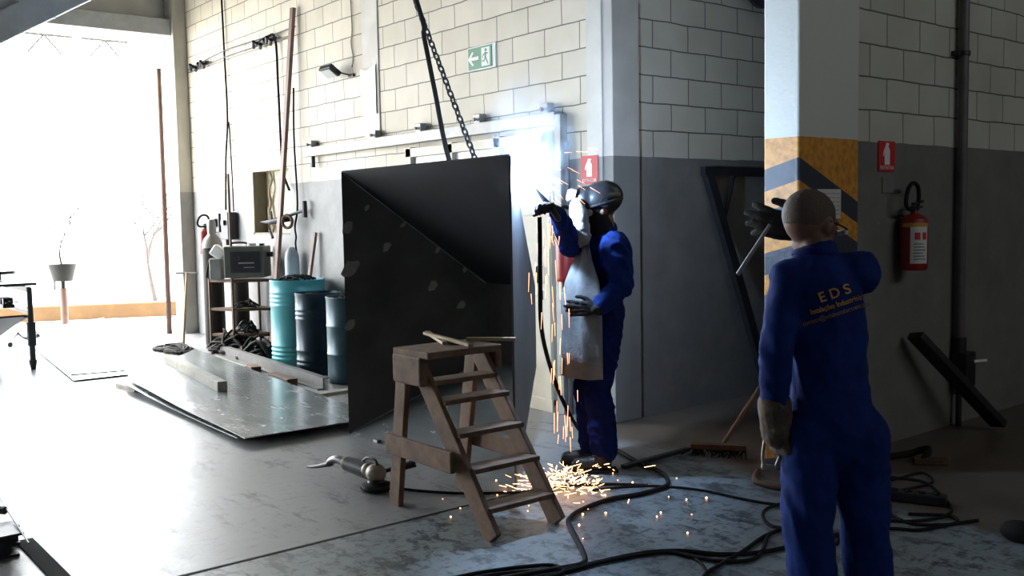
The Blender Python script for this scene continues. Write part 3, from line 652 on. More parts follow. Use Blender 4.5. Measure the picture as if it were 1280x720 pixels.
# ------------------------------------------------------------------ rack with welding machine
C1,C2,C3,C4=V((-11.0,4.28,0)),V((-10.62,4.40,0)),V((-10.42,4.80,0)),V((-10.85,4.82,0))
rk=thing('metal_rack','rusty open metal rack carrying the welding machine against the wall','rack',(-10.75,4.55,0))
for c,h in ((C1,.85),(C2,2.05),(C3,.85),(C4,.85)):
    b=MB(); b.box((c.x,c.y,h/2),(.022,.022,h)); b.build('post',M_rust,rk)
for z in (.20,.50,.83):
    b=MB(); b.quadbox([V((c.x,c.y,z)) for c in (C1,C2,C3,C4)]+[V((c.x,c.y,z+.012)) for c in (C1,C2,C3,C4)])
    cc=(C1,C2,C3,C4)
    for i in range(4): b.bar(cc[i]+V((0,0,z)),cc[(i+1)%4]+V((0,0,z)),.010,.028)
    b.build('shelf',M_rust,rk)
wm=thing('welding_machine','olive grey welding machine with dark front panel on top of the metal rack','welding machine',(-10.55,4.55,.85))
d_=V((.62,.785,0)); n_=V((.785,-.62,0)); c0=V((-10.63,4.60,1.05))
mr=Matrix((( d_.x,n_.x*-1,0),(d_.y,n_.y*-1,0),(0,0,1)))
b=MB(); b.box(c0,(.46,.34,.36),m=mr); b.build('case',M_machine,wm,bevel=.015)
b=MB(); b.box(c0+n_*.172+d_*.02,(.34,.006,.24),m=mr); b.build('front_panel',M_plastic,wm)
b=MB(); b.box(c0+n_*.177+d_*.03-V((0,0,.01)),(.18,.003,.018),m=mr); b.box(c0+n_*.177+d_*.06-V((0,0,.06)),(.12,.003,.010),m=mr); b.build('print_strip',M_galv,wm)
b=MB(); b.cyl(c0+n_*.175-d_*.07+V((0,0,.045)),c0+n_*.19-d_*.07+V((0,0,.045)),.022,seg=14); b.cyl(c0+n_*.175-d_*.11+V((0,0,.04)),c0+n_*.185-d_*.11+V((0,0,.04)),.015,seg=14); b.build('knob',M_steel,wm)
b=MB(); b.tube([c0-d_*.18+V((0,0,.18)),c0-d_*.17+V((0,0,.215)),c0-d_*.02+V((0,0,.215)),c0-d_*.0+V((0,0,.18))],.012,8); b.box(c0+d_*.17+V((0,0,.19)),(.05,.05,.03),m=mr); b.cyl(c0+d_*.23+V((0,0,.08)),c0+d_*.29+V((0,0,.08)),.03,seg=12); b.build('handle',M_plastic,wm)
tag(MB().cyl(c0+d_*.05+V((0,0,.18)),c0+d_*.05+V((0,0,.21)),.05,seg=16).build('tape_roll',M_paper,smooth=True),'pale roll of tape on top of the welding machine','tape')
t=thing('wire_feeder','small grey and white box unit left of the welding machine on the rack','wire feeder',(-10.9,4.38,.85))
c0b=V((-10.87,4.33,.97)); b=MB(); b.box(c0b,(.14,.16,.24),m=mr); b.build('case',M_galv,t,bevel=.012)
b=MB(); b.box(c0b+V((.02,.02,.19)),(.16,.14,.13),m=mr@Matrix.Rotation(R(35),3,'Y')); b.build('cover',M_white,t,bevel=.02)
b=MB(); b.tube([c0b+V((0,0,.12)),c0b+V((-.08,-.05,.1)),c0b+V((-.16,-.06,-.05)),c0b+V((-.2,-.05,-.1))],.014,8); b.build('feed_hose',M_rubber,t,smooth='all')
tag(MB().lathe([(.075,0),(.08,.02),(.08,.26),(.07,.32),(.04,.36),(.02,.38)],(-9.88,4.79,.84),seg=20).build('plastic_canister',mat('blue grey plastic',(.42,.47,.52),.4,0),smooth=True),'blue-grey canister on its stand between the welding machine and the tall bar','canister')
tag(MB().cyl((-9.88,4.79,.0),(-9.88,4.79,.83),.04,seg=12).box((-9.88,4.79,.83),(.16,.16,.02)).build('canister_stand',M_rust),'thin rusty stand under the blue-grey canister','stand')
# gas cylinder
t=thing('gas_cylinder','tall dark gas cylinder with pale shoulder beside the metal rack','gas cylinder',(-11.42,4.5,0))
b=MB(); b.lathe([(.10,0),(.118,.02),(.12,.05),(.12,1.20)],(-11.42,4.5,0),seg=32); b.build('body',M_cyl,t,smooth=True)
b=MB(); b.lathe([(.12,1.2),(.117,1.25),(.095,1.31),(.06,1.35),(.045,1.37)],(-11.42,4.5,0),seg=32); b.build('shoulder',mat('worn grey shoulder paint',(.30,.27,.25),.5,0),t,smooth=True)
b=MB(); b.lathe([(.045,1.36),(.052,1.40),(.052,1.50),(.04,1.54),(.01,1.55)],(-11.42,4.5,0),seg=20); b.build('valve_cap',M_galv,t,smooth=True)
t=thing('gas_cylinder','narrow dark gas cylinder standing right behind the first, behind the rack','gas cylinder',(-11.15,4.7,0))
b=MB(); b.lathe([(.09,0),(.105,.02),(.105,.98),(.08,1.05),(.04,1.08),(.03,1.12)],(-11.17,4.72,0),seg=28); b.build('body',M_cyl,t,smooth=True)
b=MB(); b.cyl((-11.17,4.72,1.10),(-11.17,4.72,1.17),.02,seg=12); b.build('valve',M_steel,t)
t=thing('pump_rod','thin pale T-handled rod leaning beside the doorway column','rod',(-11.6,4.3,0))
b=MB(); b.cyl((-11.50,4.12,0),(-11.98,4.38,.88),.017,seg=10); b.build('rod',M_wood2,t)
b=MB(); b.cyl((-12.06,4.27,.885),(-11.9,4.49,.875),.012,seg=10); b.build('handle',M_galv,t)
# rusty pole in the doorway
tag(MB().tube([(-13.28,4.58,0),(-13.32,4.60,2.0),(-13.36,4.615,3.6)],.036,12,1).build('door_pole',M_pole,smooth='all'),'tall thin brown pole standing at the right side of the open doorway','pole')
# tangled cables under the rack
def tangle(cx,cy,rx,ry,h,n,r,seed,m,name,label,cat='cables'):
    rd=random.Random(seed); b=MB()
    for i in range(n):
        a=rd.random()*6.28; p=[]
        for k in range(7):
            a+=rd.uniform(.5,1.3); q=rd.uniform(.3,1)
            p.append((cx+rx*q*math.cos(a),cy+ry*q*math.sin(a),max(r,rd.random()*h*(1.1-q)+r)))
        b.tube(p,r*rd.uniform(.7,1.3),6,4)
    return tag(b.build(name,m,smooth='all'),label,cat)
tangle(-10.75,4.45,.42,.30,.35,16,.016,3,M_rubber,'cable_heap','dark heap of tangled cables on the floor under the rack').__setitem__('kind','stuff')
tangle(-11.35,3.98,.45,.20,.10,10,.016,5,M_rubber,'cable_heap','flat tangle of dark cables on the floor left of the rack').__setitem__('kind','stuff')
tangle(-10.05,4.42,.28,.22,.32,11,.020,8,M_rubber,'hose_heap','heap of thick dark hoses between the rack and the teal drum').__setitem__('kind','stuff')
o=tangle(0,0,.20,.15,.12,7,.009,11,M_rubber,'cable_coil','loose coil of thin cable on the middle shelf of the rack'); o.location=(-10.7,4.58,.515); o['kind']='stuff'
o=tangle(0,0,.20,.15,.2,7,.012,12,M_steel,'scrap_coil','loose coil of cable and scrap on the lowest shelf of the rack'); o.location=(-10.72,4.58,.215); o['kind']='stuff'

# ------------------------------------------------------------------ steel sheets on the floor, left of the hopper
def sheet(pts,z,th,m,name,label,bend=0,lift=None,group=None):
    b=MB(); n=14; bot=[];top=[]
    P=[V((p[0],p[1],0)) for p in pts]
    for i in range(n+1):
        for j in range(n+1):
            s,t=i/n,j/n; q=P[0].lerp(P[1],s).lerp(P[3].lerp(P[2],s),t)
            zz=z+(lift(s,t) if lift else 0)
            bot.append(b.bm.verts.new((q.x,q.y,zz))); top.append(b.bm.verts.new((q.x,q.y,zz+th)))
    I=lambda i,j:i*(n+1)+j
    for i in range(n):
        for j in range(n):
            a=[I(i,j),I(i+1,j),I(i+1,j+1),I(i,j+1)]
            b.bm.faces.new([bot[k] for k in a][::-1]); b.bm.faces.new([top[k] for k in a])
    for i in range(n):
        for a,c in ((I(i,0),I(i+1,0)),(I(i+1,n),I(i,n)),(I(n,i),I(n,i+1)),(I(0,i+1),I(0,i))):
            b.bm.faces.new([bot[a],bot[c],top[c],top[a]])
    return tag(b.build(name,m),label,'steel sheet',group)
sheet([(-9.0,2.66),(-6.3,2.60),(-6.3,3.55),(-10.6,3.75)],.02,.006,M_plate,'steel_sheet','grey steel sheet showing along the edge under the upper sheet left of the hopper',lift=lambda s,t:.05*(1-s)**3*(1-t)+.006)
sheet([(-9.0,2.72),(-6.12,2.58),(-6.1,3.62),(-10.95,4.06)],.055,.006,M_plate,'steel_sheet','large pale grey steel sheet on top of the stack left of the hopper',lift=lambda s,t:.03*(1-s)**2*(1-t)+.004*math.sin(s*9)*(1-t))
tag(MB().box((-9.05,2.74,.014),(.42,.10,.05),rz=R(6)).build('timber_block',M_timber,bevel=.005),'short timber block under the left corner of the steel sheet stack','timber')
for x,y in ((-7.2,2.95),(-7.5,3.9),(-9.5,3.9)):
    tag(MB().box((x,y,.010),(.10,.5,.028)).build('timber_bearer',M_timber,bevel=.004),'timber bearer hidden under the steel sheets','timber','bearers under the steel sheets')
b=MB(); b.bar((-10.02,3.43,.105),(-7.97,3.18,.105),.085,.085); tag(b.build('square_timber',M_timber,bevel=.006),'long worn square timber lying on the upper steel sheet','timber')
b=MB(); b.bar((-10.8,4.26,.05),(-7.75,4.02,.05),.012,.10); b.bar((-10.8,4.23,.006),(-7.75,3.99,.006),.06,.012); b.bar((-10.8,4.29,.10),(-7.75,4.05,.10),.06,.008)
tag(b.build('steel_channel',mat('grey mill steel',(.13,.13,.125),.6,.3,scale=9)),'long grey steel channel on the floor in front of the drums','steel channel')
for k,(x,y,l) in enumerate(((-8.35,3.93,.5),(-9.15,4.0,.22))):
    tag(MB().bar((x-l/2,y,.035),(x+l/2,y-.04,.035),.10,.07).build('scrap_block',M_rust,bevel=.004),('longer rusty scrap block by the channel in front of the dark blue drum','small rusty scrap block by the channel in front of the teal drum')[k],'scrap')
# left sheets, one bowed
sheet([(-13.1,2.80),(-9.85,2.46),(-9.85,2.98),(-14.0,3.9)],.012,.006,M_plate,'steel_sheet','flat white-looking steel sheet lying in the doorway light')
sheet([(-13.0,2.84),(-10.2,2.53),(-10.1,3.02),(-13.9,3.9)],.02,.005,M_plate,'steel_sheet','bowed steel sheet rising off the flat one by the doorway',lift=lambda s,t:.20*(1-s)**1.3*math.sin(min(1,(1-s)*2)*1.57)+.002)
tag(MB().tube([(-14.3,3.1,.03),(-13.9,3.2,.16),(-13.65,3.1,.12),(-13.75,2.9,.05),(-14.05,2.85,.1),(-13.7,2.7,.06),(-13.3,2.6,.03)],.03,8).build('hose_loop',M_steel,smooth='all'),'dark loop of hose on the ground behind the work table','hose')
# steel sheet under timber side: narrow spacer by the stack
# ------------------------------------------------------------------ work table at the left edge
t=thing('work_table','dark steel work table with shelves at the left edge','work table',(-11.9,2.3,0))
for x,y in ((-11.05,2.37),(-11.05,1.5),(-12.9,2.37),(-12.9,1.5)):
    b=MB(); b.cyl((x,y,.06),(x,y,.86),.032,.028,seg=10); b.cyl((x,y,.25),(x,y,.5),.045,seg=10); b.build('leg',M_steel,t)
    b=MB(); b.cyl((x,y,0),(x,y,.10),.025,.045,seg=10); b.build('foot',M_steel,t)
b=MB(); b.box((-11.97,1.93,.90),(2.0,1.0,.03)); b.build('table_top',M_steel,t,bevel=.004)
b=MB(); 
for y in (2.37,1.5): b.bar((-12.9,y,.84),(-11.05,y,.84),.04,.05); b.bar((-12.9,y,.60),(-11.05,y,.60),.03,.04)
b.build('rail',M_steel,t)
b=MB(); b.bar((-11.05,2.33,.56),(-12.75,2.33,.22),.03,.02); b.prism([(-11.05,2.33,.58),(-11.05,1.55,.58),(-12.75,1.55,.18),(-12.75,2.33,.18)],(0,0,-1),.02); b.build('sloping_tray',M_steel,t)
t=thing('vice','dark vice on the shelf of the work table','vice',(-11.9,2.3,.62))
b=MB(); b.box((-11.75,2.28,.64),(.30,.12,.04)); b.build('base',M_steel,t,bevel=.01)
b=MB(); b.box((-11.82,2.28,.695),(.10,.10,.07)); b.box((-11.66,2.28,.695),(.07,.10,.07)); b.build('jaw',M_steel,t,bevel=.008)
b=MB(); b.cyl((-11.6,2.28,.69),(-11.45,2.28,.69),.012,seg=8); b.cyl((-11.45,2.22,.69),(-11.45,2.34,.69),.007,seg=8); b.build('screw_handle',M_steel,t)
t=thing('turntable','dark round turntable standing on top of the work table','turntable',(-11.75,2.2,.92))
b=MB(); b.cyl((-11.75,2.2,.985),(-11.75,2.2,1.02),.19,seg=28); b.build('round_top',M_steel,t,bevel=.006)
b=MB(); b.cyl((-11.75,2.2,.92),(-11.75,2.2,.985),.05,seg=12); b.build('pedestal',M_steel,t)
# planter outside
t=thing('potted_tree','bare young tree in a dark pot raised on a post outside the doorway','potted tree',(-14.63,3.58,0))
b=MB(); b.lathe([(.125,.72),(.13,.73),(.185,.94),(.19,.96),(.17,.96),(.165,.93),(.01,.93)],(-14.63,3.58,0),seg=24); b.build('pot',M_pot,t,smooth=True)
b=MB(); b.cyl((-14.63,3.58,.0),(-14.63,3.58,.62),.05,seg=14); b.build('post',M_pole,t,smooth=True)
b=MB(); b.cyl((-14.63,3.58,.60),(-14.63,3.58,.73),.03,seg=10); b.cyl((-14.6,3.46,.60),(-14.6,3.46,.73),.012,seg=8); b.build('bracket',M_steel,t)
b=MB(); rd=random.Random(4)
def branch(p,d,l,r,k):
    q=p+d*l; b.tube([p,p.lerp(q,.5)+V((rd.uniform(-.03,.03),rd.uniform(-.03,.03),0)),q],lambda t,r=r:r*(1-.4*t),6,2)
    if k:
        for _ in range(3): 
            e=(d+V((rd.uniform(-.55,.55),rd.uniform(-.75,.75),rd.uniform(-.1,.35)))).normalized(); branch(q,e,l*rd.uniform(.6,.9),r*.6,k-1)
branch(V((-14.63,3.58,.92)),V((0,0,1)),.34,.017,4); b.build('branches',M_bark,t,smooth='all')
b=MB(); rd=random.Random(9); branch(V((-18.5,6.15,.0)),V((0,-.15,1)),.8,.05,4)
tag(b.build('bare_tree',M_bark,smooth='all'),'faint bare tree standing in the yard at the right of the doorway','tree')
# bottom left corner
t=thing('steel_trestle','dark steel trestle with I-section legs in the bottom left corner','trestle',(-5.0,.8,0))
b=MB()
b.box((-5.02,.72,.09),(.10,.5,.012)); b.box((-5.02,.72,.0+.006),(.10,.5,.012)); b.box((-5.02,.72,.05),(.012,.5,.08)); b.build('flanged_beam',M_steel,t)
b=MB(); b.box((-4.86,.88,.05),(.05,.05,.10)); b.box((-4.86,.88,.105),(.16,.14,.012)); b.box((-4.86,.88,.006),(.12,.10,.012)); b.build('foot_post',M_steel,t)
b=MB(); b.bar((-5.5,.97,.14),(-4.6,.93,.11),.006,.006); b.cyl((-5.25,.90,.12),(-5.18,.95,.12),.02,seg=8); b.build('rod',M_steel,t)
tag(MB().bar((-5.02,.995,.004),(-4.15,1.0,.004),.075,.008).build('flat_bar',mat('dull dark steel',(.05,.055,.055),.95,0,spec=.05)),'flat grey steel bar lying on the floor at the bottom left','steel bar')
# roof brace top left
struct(MB().bar((-8.0,1.05,2.62),(-8.0,3.9,4.35),.20,.20,up=(1,0,0)).build('trim_7',M_beam,bevel=.01))
struct(MB().bar((-8.0,1.45,3.12),(-8.0,2.0,3.12),.06,.10).bar((-8.0,1.5,3.1),(-8.0,1.9,3.7),.05,.05).bar((-8.0,1.85,3.1),(-8.0,1.6,3.7),.05,.05).build('trim_8',M_beam))
# smaller braces under the lintel
b=MB()
for y0,y1 in ((2.9,3.6),(3.7,4.3)):
    b.bar((-13.6,y0,3.95),(-13.6,y1,3.95),.03,.03); b.bar((-13.6,(y0+y1)/2,3.95),(-13.6,(y0+y1)/2+.2,3.72),.02,.02); b.bar((-13.6,(y0+y1)/2,3.95),(-13.6,(y0+y1)/2-.2,3.72),.02,.02)
struct(b.build('trim_9',M_beam))

# ------------------------------------------------------------------ right side
t=thing('metal_stand','dark welded steel frame leaning on the wall between the corner and the striped column','steel frame',(-4.8,6.2,0))
a0,a1=V((-4.94,5.90,1.83)),V((-4.72,6.40,.03)); c0_,c1_=V((-4.94,6.95,1.83)),V((-4.72,6.95,.03))
b=MB(); b.bar(a0,a1,.05,.085,up=(0,1,0)); b.build('upright',M_steel,t)
b=MB(); b.bar(c0_,c1_,.05,.085,up=(0,1,0)); b.build('upright',M_steel,t)
b=MB(); b.bar(a0-V((0,.05,0)),c0_,.05,.07); b.build('top_rail',M_steel,t)
b=MB(); b.bar(a0.lerp(a1,.24),V((-4.94,6.22,1.80)),.02,.025,up=(1,0,0)); b.build('corner_brace',M_steel,t)
tag(MB().bar((-3.22,5.88,.70),(-3.02,6.62,.04),.05,.11,up=(1,0,0)).build('leaning_beam',M_steel,bevel=.005),'dark steel beam leaning against the foot of the right-hand wall','steel beam')
t=thing('floor_broom','brown-handled broom lying with its head on the floor by the column','broom',(-3.85,4.72,0))
b=MB(); b.cyl((-3.86,4.74,.05),(-3.92,5.25,.40),.013,seg=10); b.build('handle',M_pole,t,smooth=True)
b=MB(); b.bar((-3.99,4.60,.055),(-3.72,4.80,.055),.06,.035); b.build('head',M_wood,t,bevel=.006)
b=MB(); rd=random.Random(2)
for i in range(60):
    s=i/59; p=V((-3.99,4.60,.04)).lerp(V((-3.72,4.80,.04)),s); b.cyl(p,p+V((rd.uniform(-.03,.06),rd.uniform(-.08,.02),-.036)),.006,.003,seg=5)
b.build('bristles',M_rubber,t)
tag(MB().bar((-4.02,4.03,.014),(-4.03,4.62,.022),.035,.022).build('steel_bar',M_steel),'dark steel bar lying on the floor between the welder and the broom','steel bar')
tag(MB().tube([(-3.42,4.52,.012),(-3.3,4.35,.012),(-3.1,4.35,.012),(-2.95,4.45,.014)],.02,8).build('dark_hose',M_rust,smooth='all'),'short dark hose on the brown floor before the striped column','hose')
t=thing('power_strip','black power strip lying on the floor at the right','power strip',(-2.54,4.65,0))
dd=V((.22,.09,0)).normalized(); m3=Matrix(((dd.x,-dd.y,0),(dd.y,dd.x,0),(0,0,1)))
b=MB(); b.box((-2.54,4.655,.03),(.30,.075,.05),m=m3); b.build('body',M_plastic,t,bevel=.008)
for k in range(4):
    c=V((-2.54,4.655,.062))+dd*(-.1+k*.066); b=MB(); b.cyl(c-V((0,0,.01)),c,.02,.02,seg=14); b.cyl(c,c+V((0,0,.004)),.008,seg=8); b.build('socket',M_rubber,t)
b=MB(); b.cyl(V((-2.70,4.59,.05)),V((-2.72,4.58,.08)),.014,seg=10); b.build('switch',M_galv,t)
b=MB(); b.ell((-1.93,4.46,.04),(.09,.07,.05)); tag(b.build('rubber_boot_toe',M_rubber,smooth='all'),'dark rounded object on the floor at the right edge','rubber object')
tag(MB().bar((-2.95,5.38,.02),(-2.80,5.50,.02),.07,.035).build('metal_offcut',M_rust,bevel=.004),'small rusty offcut on the floor by the leaning beam','offcut')
tag(MB().tube([(-3.12,5.25,.02),(-3.05,5.5,.02),(-2.95,5.55,.06),(-2.9,5.4,.02)],.022,8).build('short_hose',M_rubber,smooth='all'),'short dark hose piece near the rusty offcut','hose')
# ------------------------------------------------------------------ people
def hand(b,w,d,n,th=1,k=1.0,curl=.25,spread=.10,thumb_in=0.0):
    w=V(w); d=V(d).normalized(); n=V(n); n=(n-d*n.dot(d)).normalized(); s=d.cross(n)*th
    offs=(.031,.0105,-.0105,-.030); lens=(.070,.080,.074,.058)
    for i,o in enumerate(offs):
        b.cap(w+s*o*.45*k,w+d*(.088-.006*abs(i-1))*k+s*o*k,.017*k,.0145*k,seg=10)
    for i,(o,l) in enumerate(zip(offs,lens)):
        p=w+d*(.088-.006*abs(i-1))*k+s*o*k; a=curl*.7; sp=spread*(1.5-i)*1.0
        for j,fr in enumerate((.45,.32,.23)):
            dd=(d*math.cos(a)-n*math.sin(a)+s*sp).normalized(); q=p+dd*(l*fr*1.15*k)
            b.cap(p,q,(.0118-.0009*j)*k,(.0110-.0009*j)*k,seg=10); p=q; a+=curl*(1.1+.15*i)
    t0=w+d*.022*k+s*.026*k; t1=t0+(s*.75+d*.65-n*(.1+thumb_in)).normalized()*.042*k; t2=t1+(s*.30+d*.9-n*(.2+thumb_in)).normalized()*.034*k; t3=t2+(s*.05+d*.95-n*(.3+thumb_in)).normalized()*.026*k
    b.cap(t0,t1,.019*k,.014*k,seg=10); b.cap(t1,t2,.0135*k,.0125*k,seg=10); b.cap(t2,t3,.0125*k,.010*k,seg=10)
def head(b,c,rot,s=1.0):
    c=V(c)
    def P(x,y,z): return c+rot@V((x*s,y*s,z*s))
    def el(x,y,z,rx,ry,rz): b.ell(P(x,y,z),(rx*s,ry*s,rz*s),rot)
    el(0,-.012,.022,.077,.098,.092); el(0,.022,-.03,.066,.072,.088); el(0,.058,-.078,.036,.034,.034)
    el(-.04,.02,-.06,.024,.045,.03); el(.04,.02,-.06,.024,.045,.03)
    b.cap(P(0,.090,.012),P(0,.104,-.018),.008*s,.013*s,seg=8); el(0,.098,-.026,.019,.014,.010)
    b.cap(P(-.034,.080,.030),P(.034,.080,.030),.013*s,.013*s,seg=8)
    el(0,.088,-.052,.026,.012,.007); el(0,.086,-.062,.022,.012,.008)
    for sx in (-1,1):
        el(sx*.032,.078,.004,.014,.012,.010)
        b.ell(P(sx*.081,-.005,-.004),(.010*s,.020*s,.032*s),rot@Matrix.Rotation(sx*-.35,3,'Z')); el(sx*.078,.008,-.012,.010,.012,.016)
    return P

# --- standing worker seen from behind
pr=thing('person','person in a blue coverall seen from behind before the striped column, one gloved hand raised','person',(-1.92,2.97,0),rz=R(30))
HR=Matrix.Rotation(R(-36),3,'Z')@Matrix.Rotation(R(-16),3,'X')
b=MB(); P_=head(b,(-.088,.055,1.452),HR,1.06)
b.cap((-.07,.035,1.40),(-.06,.03,1.27),.058,.068)
sL,sR=V((-.150,-.012,1.265)),V((.072,.068,1.285)); eL,eR=V((-.19,-.094,1.02)),V((.035,.30,1.25)); wL,wR=V((-.197,-.070,.80)),V((-.130,.345,1.405))
hL,hR=V((-.075,-.01,.72)),V((.075,.04,.72)); kL,kR=V((-.088,-.045,.42)),V((.100,.055,.42)); aL,aR=V((-.055,-.065,.09)),V((.122,.005,.09))
b.cap((-.04,.03,1.24),(-.02,.04,1.0),.10,.10,seg=16); b.cap((-.02,.04,1.0),(0,.03,.78),.10,.11)
for a,e,w in ((sL,eL,wL),(sR,eR,wR)): b.cap(a,e,.042,.034); b.cap(e,w,.032,.024)
for h,k,a in ((hL,kL,aL),(hR,kR,aR)): b.cap(h,k,.07,.045); b.cap(k,a,.045,.03)
body=b.build('body',M_skin,pr,local=True,vox=.0065,it=3)
# cropped hair cap following the skull
b=MB(); c=V((-.088,.055,1.452)); b.ell(c+HR@V((0,-.016,.030))*1.06,(.0835,.106,.094),HR,24,14)
hair=b.build('hair',M_hair,pr,local=True,smooth='all')
for v in list(hair.data.vertices):
    q=HR.inverted()@(v.co-c)
    lim=-.028 if q.y<-.02 else (.062 if q.y>.055 else -.015)
    if q.z<lim: v.co=c+HR@V((q.x*.80,q.y*.80,q.z*.9))
b=MB()
b.cap((-.045,.025,1.235),(-.035,.03,1.08),.130,.135,fl=.80,side=(.35,-.94,0),seg=20)      # upper back
b.cap((-.03,.03,1.08),(-.02,.03,.88),.135,.128,fl=.82,side=(.35,-.94,0),seg=20)
b.cap((-.02,.03,.88),(.0,.02,.74),.130,.140,fl=.88,side=(.35,-.94,0),seg=20)
b.cap(sL,sR,.072,.076,seg=16); b.cap((-.066,.03,1.34),(-.05,.03,1.26),.074,.105,seg=16)
b.cap(sL,eL,.068,.056); b.cap(eL,wL,.054,.046)
b.cap(sR,eR,.074,.052); b.cap(eR,eR.lerp(wR,.88),.050,.042)
b.cap(hL,kL,.104,.086); b.cap(kL,aL+V((0,0,.02)),.084,.078)
b.cap(hR,kR,.104,.086); b.cap(kR,aR+V((0,0,.02)),.084,.078)
cov=b.build('coverall',M_blue,pr,local=True,vox=.009,it=7,wr=.0065,ws=10,seed=3)
b=MB(); cc=V((-.068,.034,1.345)); b.torus(cc,(.1,.25,1),.072,.013,28,8); b.cyl(cc-V((0,0,.03)),cc+V((0,0,.012)),.074,.070,seg=24)
b.build('collar',M_navycl,pr,local=True,smooth=True)
b=MB(); b.torus((-.01,.028,.955),(0,0,1),.119,.010,32,6); 
# boots
for i,a in enumerate((aL,aR)):
    b=MB(); b.cap(a+V((0,0,.03)),a+V((0,.01,-.03)),.05,.052); b.cap(a+V((0,0,-.04)),a+V((.0,.15,-.052)),.045,.04); o=b.build('boot',M_boot,pr,local=True,vox=.01,it=3)
    b=MB(); b.box(a+V((0,.06,-.082)),(.09,.27,.016)); b.build('sole',M_rubber,o,local=True,bevel=.004)
# gloves
b=MB(); hand(b,(-.190,-.060,.775),(.16,.08,-1),(-.75,-.6,0),th=1,k=1.35,curl=.50,spread=.04,thumb_in=.3)
b.cap((-.197,-.070,.83),(-.188,-.062,.73),.058,.056)
b.build('glove',M_glove2,pr,local=True,vox=.0055,it=2,wr=.002,ws=30)
b=MB(); hand(b,(-.135,.335,1.425),(-1,-.10,.30),(.1,-1,.15),th=1,k=1.30,curl=.20,spread=.10)
b.cap((-.10,.345,1.40),(-.15,.335,1.43),.056,.046)
b.build('glove',M_glove,pr,local=True,vox=.0055,it=2,wr=.0015,ws=30)
# safety glasses
b=MB(); 
def G(x,y,z): return V((-.088,.055,1.452))+HR@V((x,y,z))*1.06
for sx in (-1,1):
    b.tube([G(sx*.088,-.012,.012),G(sx*.085,.05,.012),G(sx*.072,.098,.012)],.0035,8)
b.build('glasses_frame',M_plastic,pr,local=True,smooth='all')
b=MB(); b.tube([G(-.070,.094,.004),G(-.03,.112,.004),G(0,.112,.006),G(.03,.112,.004),G(.070,.094,.004)],.011,8); b.build('glasses_lens',M_visor,pr,local=True,smooth='all')
# printed text on the back
bv=BVHTree.FromObject(cov,bpy.context.evaluated_depsgraph_get())
def on_back(s,size,cx,cz,rot,m,name,sx=1,space=1,bold=.0006):
    # plane facing the viewer's side of the back, local frame
    vd=V((.10,1,0)).normalized(); rt=V((vd.y,-vd.x,0)); up=V((0,0,1))
    r3=rt*math.cos(rot)+up*math.sin(rot); u3=-rt*math.sin(rot)+up*math.cos(rot)
    me=text_mesh(s,size,Matrix.Identity(4),sx=sx,depth=.0008,space=space,bold=bold)
    bm=bmesh.new(); bm.from_mesh(me); bmesh.ops.triangulate(bm,faces=bm.faces); bm.to_mesh(me); bm.free()
    for v in me.vertices:
        p=rt*cx+up*cz+r3*v.co.x+u3*v.co.y-vd*.6
        h=bv.ray_cast(p,vd)
        if h[0] is not None: v.co=h[0]-vd*(.0030+v.co.z)
        else: v.co=p+vd*.55
    me.materials.append(m); o=bpy.data.objects.new(name,me); COL.objects.link(o); o.parent=pr
    return o
rot=R(15)
on_back('E D S',.048,.008,1.222,R(19),M_orange,'printed_letters',sx=.92)
on_back('Instalações Industriais',.026,.010,1.182,R(18),M_orange,'printed_letters',sx=.72,bold=.0003)
on_back('contato@edsinstalacoes.com',.023,.012,1.152,R(19),M_print,'printed_letters',sx=.82,bold=.0002)
# things held
tag(MB().cyl((0,0,0),(-.075,-.10,-.19),.0065,.0085,seg=10).build('metal_rod',M_galv,smooth=True),'thin pale metal rod held in the raised dark glove','rod').location=(-1.92+math.cos(R(30))*-.255-math.sin(R(30))*.300,2.97+math.sin(R(30))*-.255+math.cos(R(30))*.300,1.455)
t=thing('hand_tool','small shiny metal tool hanging from the lowered brown glove','hand tool',(-2.06,2.83,.66))
b=MB(); b.tube([(-2.085,2.80,.72),(-2.09,2.79,.64),(-2.085,2.80,.60)],.006,8); b.cyl((-2.095,2.79,.605),(-2.06,2.825,.60),.010,seg=10); b.cyl((-2.045,2.835,.65),(-2.06,2.82,.595),.007,seg=8); b.build('tool_body',M_grmark,t,smooth='all')

# --- welder
pw=thing('person','person in helmet, apron and blue work clothes arc welding the hopper corner','person',(-4.15,3.97,0),rz=R(146))
HW=Matrix.Rotation(R(8),3,'Z')@Matrix.Rotation(R(-14),3,'X')
sN,sF=V((-.105,-.080,1.315)),V((.175,-.045,1.315)); eN,eF=V((-.150,-.105,1.10)),V((-.02,.165,1.335)); wN,wF=V((-.192,.039,.968)),V((-.270,.280,1.530))
hN,hF=V((-.062,-.03,.86)),V((.09,-.03,.86)); kN,kF=V((-.110,.025,.49)),V((.07,.060,.47)); aN,aF=V((-.115,.0,.10)),V((.10,.035,.09))
b=MB(); head(b,(.055,-.02,1.535),HW,1.0)
b.cap((.05,-.05,1.48),(.045,-.06,1.34),.055,.06)
b.cap((.03,-.05,1.27),(.015,-.045,1.0),.10,.095); b.cap((.015,-.04,1.0),(.015,-.03,.88),.10,.105)
for a,e,w in ((sN,eN,wN),(sF,eF,wF)): b.cap(a,e,.042,.034); b.cap(e,w,.032,.024)
for h,k,a in ((hN,kN,aN),(hF,kF,aF)): b.cap(h,k,.07,.045); b.cap(k,a,.045,.03)
b.build('body',M_skin,pw,local=True,vox=.009,it=3)
b=MB()
b.cap((.035,-.065,1.28),(.02,-.045,1.16),.135,.125,fl=.95,side=(1,0,0),seg=20); b.cap((.02,-.045,1.16),(.01,-.04,1.02),.112,.098,seg=20)
b.cap(sN,sF,.082,.078,seg=16); b.cap((.045,-.06,1.40),(.04,-.06,1.32),.065,.095)
